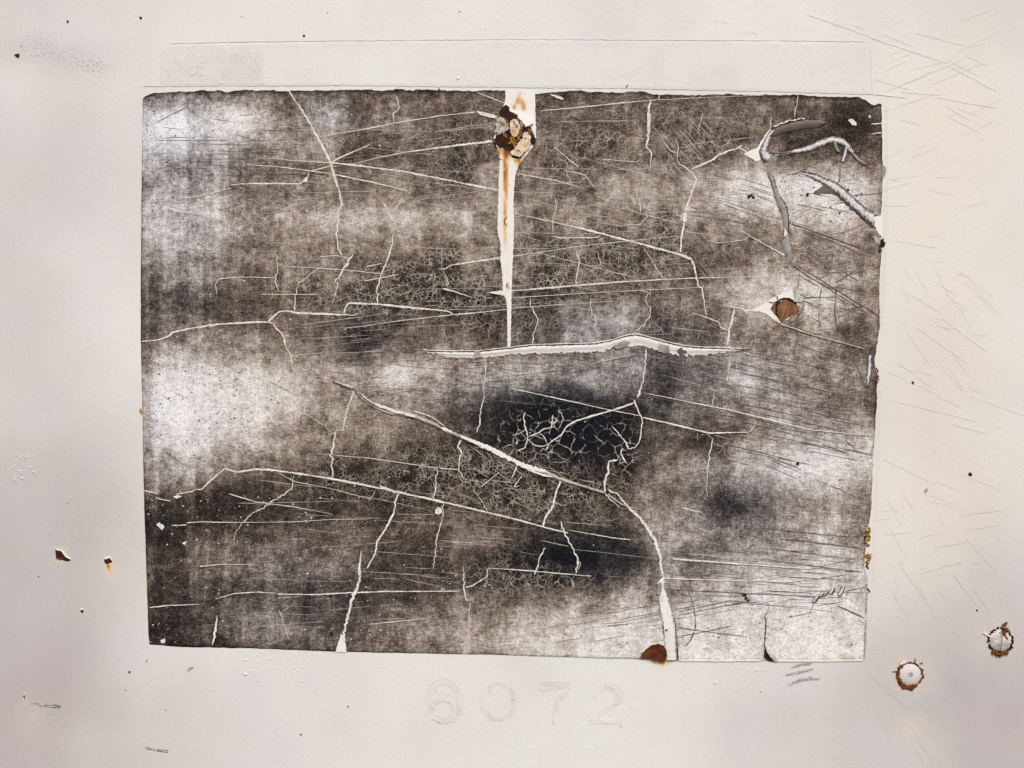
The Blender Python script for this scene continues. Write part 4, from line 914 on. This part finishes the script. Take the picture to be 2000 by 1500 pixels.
# right edge: rolled rim, rust crust, torn hole
loft('curled_film', [(1694,694),(1693,715),(1691,745),(1690,752)], [(1702,692),(1703,715),(1699,745),(1695,752)], lambda u: 2.8 * math.sin(math.pi * u), 'silver', sticker, base=1.2, m=9, jit=.5, label='rolled rim of film on the right edge')
patch('bare_paint', [(1706,423),(1722,424),(1724,466),(1718,458),(1711,450),(1708,440)], 1.4, 'white', sticker, .4, .6, 2.5)
patch('film_remnant', [(1722,322),(1729,326),(1731,332),(1727,345),(1723,352),(1721,338)], 1.7, 'grey_film', sticker, .6, .4, 2.5)
patch('rust_hole', [(1718,470),(1723,468),(1729,473),(1728,480),(1722,483),(1718,478)], 1.9, 'dirt_shade', sticker, .4, .4, 2)
patch('film_remnant', [(1703,462),(1712,458),(1719,466),(1718,478),(1710,474)], 2.2, 'tan_film', sticker, .5, .8, 2.5)
clump('rust_crust', scatter_path([(1714,460),(1722,468),(1719,482),(1716,494)], 16, 1.5, .8, 1.8), 'rust', sticker, 1.6, .8)
clump('yellow_crust', scatter_path([(1698,1034),(1695,1042),(1697,1052),(1691,1058),(1697,1066)], 42, 1.8, 1.2, 2.4), 'lichen', sticker, 1.0, 1.0, label='yellow crust on the right edge')
clump('yellow_crust', scatter_path([(1690,1086),(1698,1083),(1696,1092),(1693,1099)], 34, 2.0, 1.3, 2.6), 'lichen', sticker, 1.0, 1.0, label='yellow crust on the right edge, lower clump')
clump('rust_crust', scatter_path([(1693,1036),(1690,1048),(1689,1060)], 16, 1.2, 1, 2.2) + scatter_path([(1692,1104),(1695,1110)], 8, .8, 1, 2), 'rust', sticker, 1.0, .9)
clump('rust_crust', scatter_path([(1712,720),(1714,735),(1713,745)], 18, 1.3, .8, 2.0), 'crust', sticker, .9, .9)
clump('rust_crust', scatter_path([(1695,1150),(1698,1154)], 8, .9, .9, 1.7), 'crust', sticker, .9, .9)
clump('rust_crust', scatter_path([(275,800),(276,808)], 7, .8, .8, 1.8), 'crust', sticker, .5, .9)

# ================================================================== PARTS OF THE PANEL
# chips rusted through the paint
def rust_chip(name, poly, lip, label, crust=None, mat_='rust'):
    e = patch(name, poly, .5, mat_, panel, .4, .4, 2, label=label)
    for l in lip: patch('paint_lip', l, 1.2, 'white', e, 1.0, .2, 2, lambda x, y: 0 * x)
    if crust: clump('rust_crust', crust, 'crust', e, .4, .9)
    return e
rust_chip('rust_chip', [(108,1074),(114,1074.5),(119,1074),(124,1079),(130,1086),(138,1092),(138,1095),(128,1096),(118,1093),(110,1089),(109,1082)],
          [[(109,1073),(114,1071.5),(118,1074),(121,1073),(126,1078),(130,1084),(136,1089),(139,1091),(138,1093),(134,1091),(129,1088),(124,1082),(119,1075.5),(114,1075.5)]], 'larger dark rust chip with a white upper lip left of the sticker',
          scatter_path([(109,1088),(113,1091),(120,1093)], 14, .9, .9, 1.8))
rust_chip('rust_chip', [(203,1091),(208,1092),(213,1088),(217,1093),(219.5,1098),(214,1100),(209,1102),(204,1098)], [[(203.5,1090.5),(214,1085.3),(216,1087),(219.8,1095),(218,1094.5),(213.5,1089),(208,1092.5),(204.5,1092)]],
          'smaller square rust chip with a brown run below it')
def dots(lst, material):
    for x0, y0, r in lst:
        k = 7; q = [(x0 + r * U(.7, 1.2) * math.cos(6.283 * i / k), y0 + r * U(.7, 1.2) * math.sin(6.283 * i / k)) for i in range(k)]
        patch('rust_speck', q, .35, material, panel, .3, .25, 1.5)
dots([(132,42.5,3),(275,35,3.6),(34,109,5.5),(42,90,1.3),(472,33,1.4),(594,70,2.6),(253,1313,3),(245,1348,1.6),(680,1380,1.8),(587,1435,2),(1486,1352,1.8),(1783,748,3.2),(1895,927,4.2),
      (1908,1192,2.2),(1781,1349,1.8),(1862,1236,.9),(75,1126,1.6),(324,1387,1.3),(190,955,1),(132,983,1.2),(97,1045,1),(1825,880,.9),(1950,1051,1),(1750,998,1),(1824,130,1),(47,1360,2.2),(49,1365,1.6),(948,58,1),(287,1290.5,1.5),(640,25,1.4),(898,23,1.6)], 'rust')
patch('rust_speck', [(157,1190.5),(163,1190),(163.5,1194),(161,1198),(157,1194)], .4, 'rust', panel, .3, .2, 1.5)
patch('paint_lip', [(155,1190),(160,1188.5),(164.5,1190.5),(163,1191),(157,1191.5)], 1.0, 'white', panel, .8, .2, 2)
patch('grey_speck', [(365,1311),(370,1303),(376,1302),(379,1304),(374,1308),(367,1312)], .4, 'grey_dot', panel, .3, .4, 2)
patch('grey_speck', [(1804,960),(1808,954),(1813,955),(1811,961),(1806,963)], .4, 'grey_dot', panel, .3, .4, 2)
for pts in ([(63,1373),(75,1376),(86,1380),(100,1379),(119,1381)], [(284,1459),(296,1463),(308,1464),(316,1467),(329,1467)]):
    v, f = ribbon([(a, b, 4) for a, b in pts], .5, .5, h=.45, step=2.5); mk('gouge', v, orient(v, f), 'line_dark', panel)
    v, f = ribbon([(a, b + .3, 2.2) for a, b in pts], .5, .5, h=.6, step=2.5); mk('gouge', v, orient(v, f), 'flake', panel)
for pts in ([(1543,1304),(1555,1299),(1568,1296),(1584,1295)], [(1533,1318),(1550,1315),(1570,1310),(1588,1306)], [(1540,1337),(1556,1331),(1575,1326),(1600,1325)], [(1552,1330),(1568,1325),(1586,1323)], [(1548,1302),(1566,1298)]):
    for k in range(2):
        v, f = ribbon([(a + U(-3, 3), b + k * 2.2, 1.7) for a, b in pts], .8, .85, h=.42 + .04 * k, step=2.2); mk('scuff', v, orient(v, f), 'grey_dot', panel)
v, f = ribbon([(1221,172,1),(1224,170,4),(1227,164,1)], .1, .1, h=.5, step=2); mk('rust_speck', v, orient(v, f), 'rust', panel)
v, f = ribbon([(1736,348,1.2),(1748,352,2),(1760,353,1.2)], .6, .5, h=.4, step=2); mk('scuff', v, orient(v, f), 'line_tan', panel)
v, f = ribbon([(275,826,1.4),(271,836,2.2),(267,845,1.4)], .4, .3, h=.4, step=2.5); mk('scuff', v, orient(v, f), 'line_tan', panel)
# hairline scratches on the right margin
def pline(n, x0, x1, y0, y1, s0, s1, l0, l1, w0=.7, w1=1.3):
    for _ in range(int(n * .4)): line(tan2 if y0 > 900 or x1 < 1000 else tan, U(x0, x1), U(y0, y1), U(s0, s1), U(l0, l1) * U(.3, 1), U(w0, w1), h=.3, curve=U(-.03, .03))
pline(46, 1710, 1900, 40, 330, -.55, -.25, 40, 130); pline(26, 1720, 1900, 60, 260, .25, .6, 40, 140); pline(34, 1720, 1900, 330, 700, -.3, .3, 30, 110); pline(44, 1740, 1900, 500, 800, .5, 2.0, 40, 130)
pline(30, 1720, 1900, 700, 1000, .2, .5, 40, 150); pline(30, 1720, 1900, 950, 1300, .8, 2.0, 20, 110); pline(26, 1700, 1900, 1000, 1150, -.3, -.1, 40, 150); pline(16, 1700, 1850, 1300, 1480, .8, 2.2, 40, 110)
pline(24, 1100, 1700, 30, 70, .1, .5, 20, 60, .5, .9); pline(26, 30, 1000, 20, 160, -.3, .2, 15, 50, .5, .9); pline(30, 40, 260, 200, 1400, -.2, .2, 10, 40, .5, .9)
for a in ((1575,28,.36,160,1.6),(1700,75,.33,160,1.6),(1850,128,.52,110,1.6),(1707,155,.3,85,1.4),(1730,180,-.45,100,1.5),(1760,167,-.42,130,1.5),(1760,180,.08,80,1.4),(1830,190,.18,120,1.6),(1812,168,-.42,110,1.5),(1770,570,.62,80,1.6),(1840,622,.75,110,1.6),(1790,640,.7,120,1.5),(1860,690,1.3,60,1.6),
          (1735,782,.24,180,1.5),(1848,825,.28,85,1.5),(1735,1350,.9,55,1.4),(1790,1365,1.2,50,1.4),(1900,1150,1.4,60,1.6),(1860,1120,1.3,90,1.6),(1780,1420,1.7,80,1.4),(1700,1320,.9,70,1.2)):
    x0, y0, s, l, wd = a; line(tan2 if y0 > 1050 else tan, x0, y0, s, l, wd, h=.34, curve=U(-.03, .03))
for pts in ([(318,95),(314,130),(312,165)], [(277,192),(274,420),(272,640)], [(1729,186),(1730,330),(1727,470),(1720,640)], [(1716,760),(1708,1000),(1704,1140),(1694,1285)]):
    for k in range(2):
        v, f = ribbon([(a + k * 4, b, 1.0) for a, b in pts], .2, .5, h=.33, step=6); tan.add(v, f)
for pts in ([(275,168),(480,167),(700,166.5),(1000,170),(1250,172.5),(1500,178),(1704,184),(1770,191)], [(330,85),(500,81),(700,79),(1000,76.5),(1300,78),(1500,79),(1690,81),(1700,87)], [(1700,87),(1702,140),(1704,184)]):
    v, f = ribbon([(a, b, 1.5) for a, b in pts], .2, .55, h=.8, step=6); tan.add(v, f)
tan.build('hairline_scratch', 'line_tan', panel, kind='stuff')
tan2.build('hairline_scratch', 'line_tan2', panel, kind='stuff')
# small blisters in the paint
bl = [(U(25, 66), U(889, 941), U(1, 2.2)) for _ in range(26)] + [(U(1445, 1500), U(1300, 1345), U(1, 2)) for _ in range(16)] + [(U(440, 620), U(1265, 1330), U(.8, 2)) for _ in range(40)] + [(U(320, 1690), U(90, 165), U(.8, 1.8)) for _ in range(46)]
clump('paint_blister', bl, 'panel', panel, .0, .7, kind='stuff')
for x0, y0 in ((895, 153), (480, 1317), (656, 165), (1398, 1333)): clump('paint_blister', [(x0, y0, 3)], 'panel', panel, 0, .6)

# ================================================================== GHOST OF A LABEL STRIP
strip = empty('ghost_label', 1008, 184, 'faint ghost of a long strip label, pale and speckled, above the dark sticker', 'label')
gx = np.linspace(0, 1, 420); gy = np.linspace(0, 1, 36)
GX, GY = np.meshgrid(gx, gy)
xa = 313 + (1703 - 313) * GX; ta = np.interp(xa, [313, 330, 700, 1000, 1300, 1690, 1703], [98, 86, 80, 77.5, 79, 82, 90]); ba = np.interp(xa, [313, 700, 1000, 1250, 1500, 1703], [166.5, 166, 169.5, 172, 177.5, 183.5])
ya = ta + (ba - ta) * GY
def rects(x, y, lst, soft=2.0):
    o = np.zeros_like(x)
    for x0, x1, y0, y1, a in lst:
        m = 1 / (1 + np.exp(-(np.minimum(np.minimum(x - x0, x1 - x), np.minimum(y - y0, y1 - y))) / soft)); o = np.maximum(o, a * m)
    return o
RES = [(318, 513, 88, 165, .75), (520, 1690, 79, 97, .5), (555, 610, 134, 165, .65), (660, 705, 130, 150, .5), (745, 770, 95, 165, .45), (820, 900, 130, 150, .45), (880, 995, 130, 168, .55), (920, 940, 95, 165, .4),
       (1040, 1110, 130, 170, .5), (1095, 1112, 95, 170, .45), (1155, 1242, 128, 162, .55), (1270, 1300, 95, 170, .5), (1345, 1445, 128, 172, .6), (1465, 1695, 84, 178, .6)]
xr, yr = xa.ravel(), ya.ravel()
sp = .55 * rects(xr, yr, RES) * (1 + .8 * vnoise(xr / 22, yr / 18, 41))
hs = np.full(xa.shape, .32); hs[0] = hs[-1] = .02; hs[:, 0] = hs[:, -1] = .02
pk = rects(xr, yr, [(420, 513, 104, 165, 1), (320, 420, 92, 165, .35)], 8)
mk('residue', np.c_[xr, yr, hs.ravel()], grid_faces(420, 36), 'panel', strip, attrs=dict(speck=np.clip(sp, 0, 1), grime=np.clip(grime_vignette_f(xr, yr) + .10 * sp + .20 * pk, 0, 1), cream=cream_f(xr, yr), stain=.012 * pk + stain_f(xr, yr)))

# ================================================================== GHOST DIGITS 6 0 7 2
def digit(label, strokes, base, crumbs, edges):
    e = empty('ghost_digit', base[0], base[1], label, 'digit', 'worn digits under the sticker')
    for si, (A, B) in enumerate(strokes):
        n = 60; a = smooth_path(resample(A, n=n), 1); b = smooth_path(resample(B, n=n), 1); m = 8
        uu = np.linspace(0, 1, m); P = a[:, None] * (1 - uu)[None, :, None] + b[:, None] * uu[None, :, None]
        H = np.full((n, m), .20 + .10 * si); H[:, 0] = H[:, -1] = .05; H[0] = H[-1] = .05
        v = np.concatenate([P, H[:, :, None]], 2).reshape(-1, 3); f = grid_faces(m, n)
        z = sum((v[q[1]][0] - v[q[0]][0]) * (v[q[2]][1] - v[q[0]][1]) - (v[q[1]][1] - v[q[0]][1]) * (v[q[2]][0] - v[q[0]][0]) for q in f[::9])
        if z > 0: f = f[:, ::-1].copy()
        sp = np.clip(.10 + .6 * vnoise(v[:, 0] / 14, v[:, 1] / 14, 51), 0, .5)
        mk('stroke', v, f, 'panel', e, attrs=dict(speck=sp, grime=grime_vignette_f(v[:, 0], v[:, 1]) + np.clip(.09 + .22 * vnoise(v[:, 0] / 18, v[:, 1] / 18, 52), 0, 1)))
    bag = Bag()
    for pts in edges:
        v, f = ribbon([(p[0], p[1], p[2] if len(p) > 2 else 1.1) for p in pts], .7, .7, h=.6, step=2.2); bag.add(v, f)
    bag.build('dirty_edge', 'line_tan', e)
    bag = Bag()
    for pts in crumbs:
        v, f = ribbon([(p[0], p[1], 2.0) for p in pts], .9, .9, h=1.2, step=2.0); bag.add(v, f)
    bag.build('crumb', 'line_tan', e)
def arc(cx, cy, rx, ry, a0, a1, n=24): return [(cx + rx * math.cos(math.radians(a0 + (a1 - a0) * i / n)), cy + ry * math.sin(math.radians(a0 + (a1 - a0) * i / n))) for i in range(n + 1)]
digit('faint ghost of the number 6 below the dark sticker, with a broken left side',
      [(arc(867, 1366, 34, 41, -20, -180, 20) + arc(866, 1368, 34, 44, -180, -215, 8), arc(867, 1364, 20, 26, -20, -180, 20) + arc(866, 1372, 17, 28, -180, -215, 8)),
       (arc(867, 1384, 34, 29, -150, 130), arc(867, 1386, 18, 16, -150, 130))], (867, 1412),
      [[(851, 1345), (852, 1352)], [(850, 1362), (853, 1372)], [(895, 1372), (896, 1385), (893, 1395)], [(893, 1345), (895, 1347)], [(840, 1340), (845, 1334)], [(842, 1378), (848, 1382)], [(846, 1402), (853, 1408), (861, 1411)]],
      [arc(867, 1366, 34, 41, -30, -170), arc(867, 1384, 34, 29, -120, 110), arc(867, 1386, 18, 16, -150, 150)])
digit('faint ghost of the number 0 below the dark sticker, both sides chipped',
      [(arc(973, 1368, 36, 40, 0, 360, 40), arc(973, 1368, 24, 29, 0, 360, 40))], (973, 1412),
      [[(957, 1332), (957, 1342), (956, 1353)], [(957, 1385), (955, 1390), (959, 1398), (958, 1408)], [(1000, 1342), (1002, 1360), (1002, 1378), (1000, 1392), (996, 1402)], [(1001, 1350), (1003, 1370)]],
      [arc(973, 1368, 36, 40, -30, 30), arc(973, 1368, 36, 40, 150, 215), [(962, 1405), (975, 1407), (990, 1406)]])
digit('faint ghost of the number 7 below the dark sticker',
      [([(1051, 1332), (1114, 1332)], [(1051, 1347), (1114, 1347)]), ([(1114, 1347), (1098, 1366), (1087, 1390), (1085, 1416)], [(1097, 1347), (1083, 1366), (1079, 1390), (1078, 1416)])], (1085, 1416),
      [[(1096, 1358), (1098, 1366)], [(1088, 1374), (1091, 1382)], [(1082, 1390), (1083, 1396)], [(1081, 1402), (1080, 1408), (1082, 1414)], [(1079, 1335), (1082, 1336)]],
      [[(1051, 1332), (1114, 1332), (1113, 1345), (1100, 1362)], [(1051, 1348), (1078, 1348)], [(1060, 1340), (1080, 1337), (1108, 1343)]])
digit('faint ghost of the number 2 below the dark sticker, its foot darkest',
      [(arc(1184, 1361, 31, 29, -190, 20, 26) + [(1208, 1376), (1190, 1388), (1172, 1402)], arc(1182, 1364, 16, 16, -190, 20, 26) + [(1190, 1374), (1170, 1388), (1156, 1402)]),
       ([(1158, 1402), (1214, 1402)], [(1151, 1415), (1214, 1415)])], (1184, 1415),
      [[(1205, 1354), (1208, 1359)], [(1195, 1344), (1202, 1346)], [(1152, 1408), (1158, 1402)], [(1182, 1413), (1185, 1415)], [(1202, 1377), (1206, 1372)], [(1210, 1415), (1218, 1420)]],
      [arc(1184, 1361, 31, 29, -80, 30), [(1214, 1402), (1214, 1415)], [(1178, 1332), (1186, 1342), (1198, 1345)], [(1166, 1400), (1174, 1408), (1186, 1414)]])

# ================================================================== RIVET AND SCREW
def disc(cx, cy, r, prof, rings, seg, lump=.3):
    v = [(cx, cy, prof(0))]; f = []
    for i in range(1, rings + 1):
        t = i / rings
        for k in range(seg):
            a = 6.28318 * k / seg; rr = r * t * (1 + (lump * .05 * math.sin(3 * a + 1) if t > .9 else 0)); v.append((cx + rr * math.cos(a), cy + rr * math.sin(a), prof(t)))
    for k in range(seg): f.append((0, 1 + (k + 1) % seg, 1 + k))
    for i in range(1, rings):
        o, p = 1 + (i - 1) * seg, 1 + i * seg
        for k in range(seg): f.append((o + k, o + (k + 1) % seg, p + (k + 1) % seg, p + k))
    return np.array(v), f
def ring_pts(cx, cy, r, a0, a1, n, spread, r0, r1):
    return [(cx + (r + random.gauss(0, spread)) * math.cos(math.radians(a0 + (a1 - a0) * i / n)), cy + (r + random.gauss(0, spread)) * math.sin(math.radians(a0 + (a1 - a0) * i / n)), U(r0, r1)) for i in range(n + 1)]
rivet = empty('rivet', 1777, 1340, 'round white rivet head with a grey centre dot, ringed by orange rust crust', 'rivet')
v, f = disc(1778, 1317, 22, lambda t: .6 + 3.0 * (1 - t ** 2.6), 9, 36); mk('head', v, orient(v, f), 'panel', rivet, smooth=True, attrs=dict(grime=np.full(len(v), .34), speck=np.clip((np.hypot(v[:, 0] - 1778, v[:, 1] - 1317) - 14) / 9, 0, .7), stain=.10 * np.clip((np.hypot(v[:, 0] - 1778, v[:, 1] - 1317) - 16) / 6, 0, 1)))
v, f = disc(1778, 1317, 4.8, lambda t: 3.75 + .12 * t, 2, 16); mk('centre_dot', v, orient(v, f), 'grey_dot', rivet)
clump('rust_crust', ring_pts(1777, 1317, 23.5, 60, 235, 62, 1.4, 1.6, 3.4) + ring_pts(1777, 1318, 23.5, 235, 350, 34, 1.2, 1.2, 2.6) + ring_pts(1778, 1317, 23, -10, 60, 18, 1.0, 1.2, 2.6)
      + scatter_path([(1745, 1311), (1753, 1312)], 6, .8, 1.2, 2) + scatter_path([(1797, 1297), (1802, 1296)], 5, .7, .8, 1.4) + ring_pts(1777, 1320, 25, 70, 150, 26, 1.4, 1.6, 3), 'crust', rivet, .2, .9)
patch('paint_lip', [(1757, 1297), (1766, 1292), (1777, 1292), (1777, 1295), (1768, 1296), (1760, 1299)], 1.6, 'white', rivet, 1.4, .3, 2)
for pts in ([(1786, 1296), (1786, 1288), (1788, 1285)], [(1786, 1290), (1790, 1291)], [(1756, 1296), (1760, 1292)], [(1780, 1347), (1781, 1351)]):
    q, g = ribbon([(a, b, 1.2) for a, b in pts], .2, .3, h=.5, step=2); mk('paint_crack', q, orient(q, g), 'rust', rivet)
screw = empty('screw', 1950, 1275, 'round white slotted screw head with dark rust round it and a rust clump on top', 'screw')
v, f = disc(1954, 1251, 22, lambda t: .8 + 4.4 * (1 - t ** 2.2), 9, 36); mk('head', v, orient(v, f), 'flake', screw, smooth=True)
q, g = ribbon([(1954.5, 1233, 3.2), (1955, 1250, 3.2), (1954.5, 1270, 3.2)], .2, .2, h=5.35, step=3); mk('slot', q, orient(q, g), 'grey_film', screw)
q, g = ribbon([(1957, 1250, 1.4), (1957, 1270, 1.4)], .2, .2, h=5.45, step=3); mk('slot', q, orient(q, g), 'flake', screw)
clump('rust_crust', ring_pts(1954, 1251, 23, -70, 150, 66, 1.3, 1.5, 3.4) + ring_pts(1954, 1251, 23.5, 150, 260, 30, 1.6, 1.0, 2.6) + scatter_path([(1930, 1244), (1939, 1249)], 8, 1.0, 1.2, 2.2), 'rust', screw, .3, .8)
clump('rust_crust', scatter_path([(1959, 1222), (1963, 1228), (1957, 1234), (1962, 1241)], 40, 3.0, 1.8, 3.8) + ring_pts(1954, 1251, 25.5, 60, 130, 26, 1.5, 1.6, 3.2), 'crust', screw, 2.0, 1.0)
patch('paint_lip', [(1919.5, 1236), (1926, 1237), (1936, 1242), (1937, 1246), (1930, 1243)], 2.0, 'white', screw, 1.6, .3, 2)
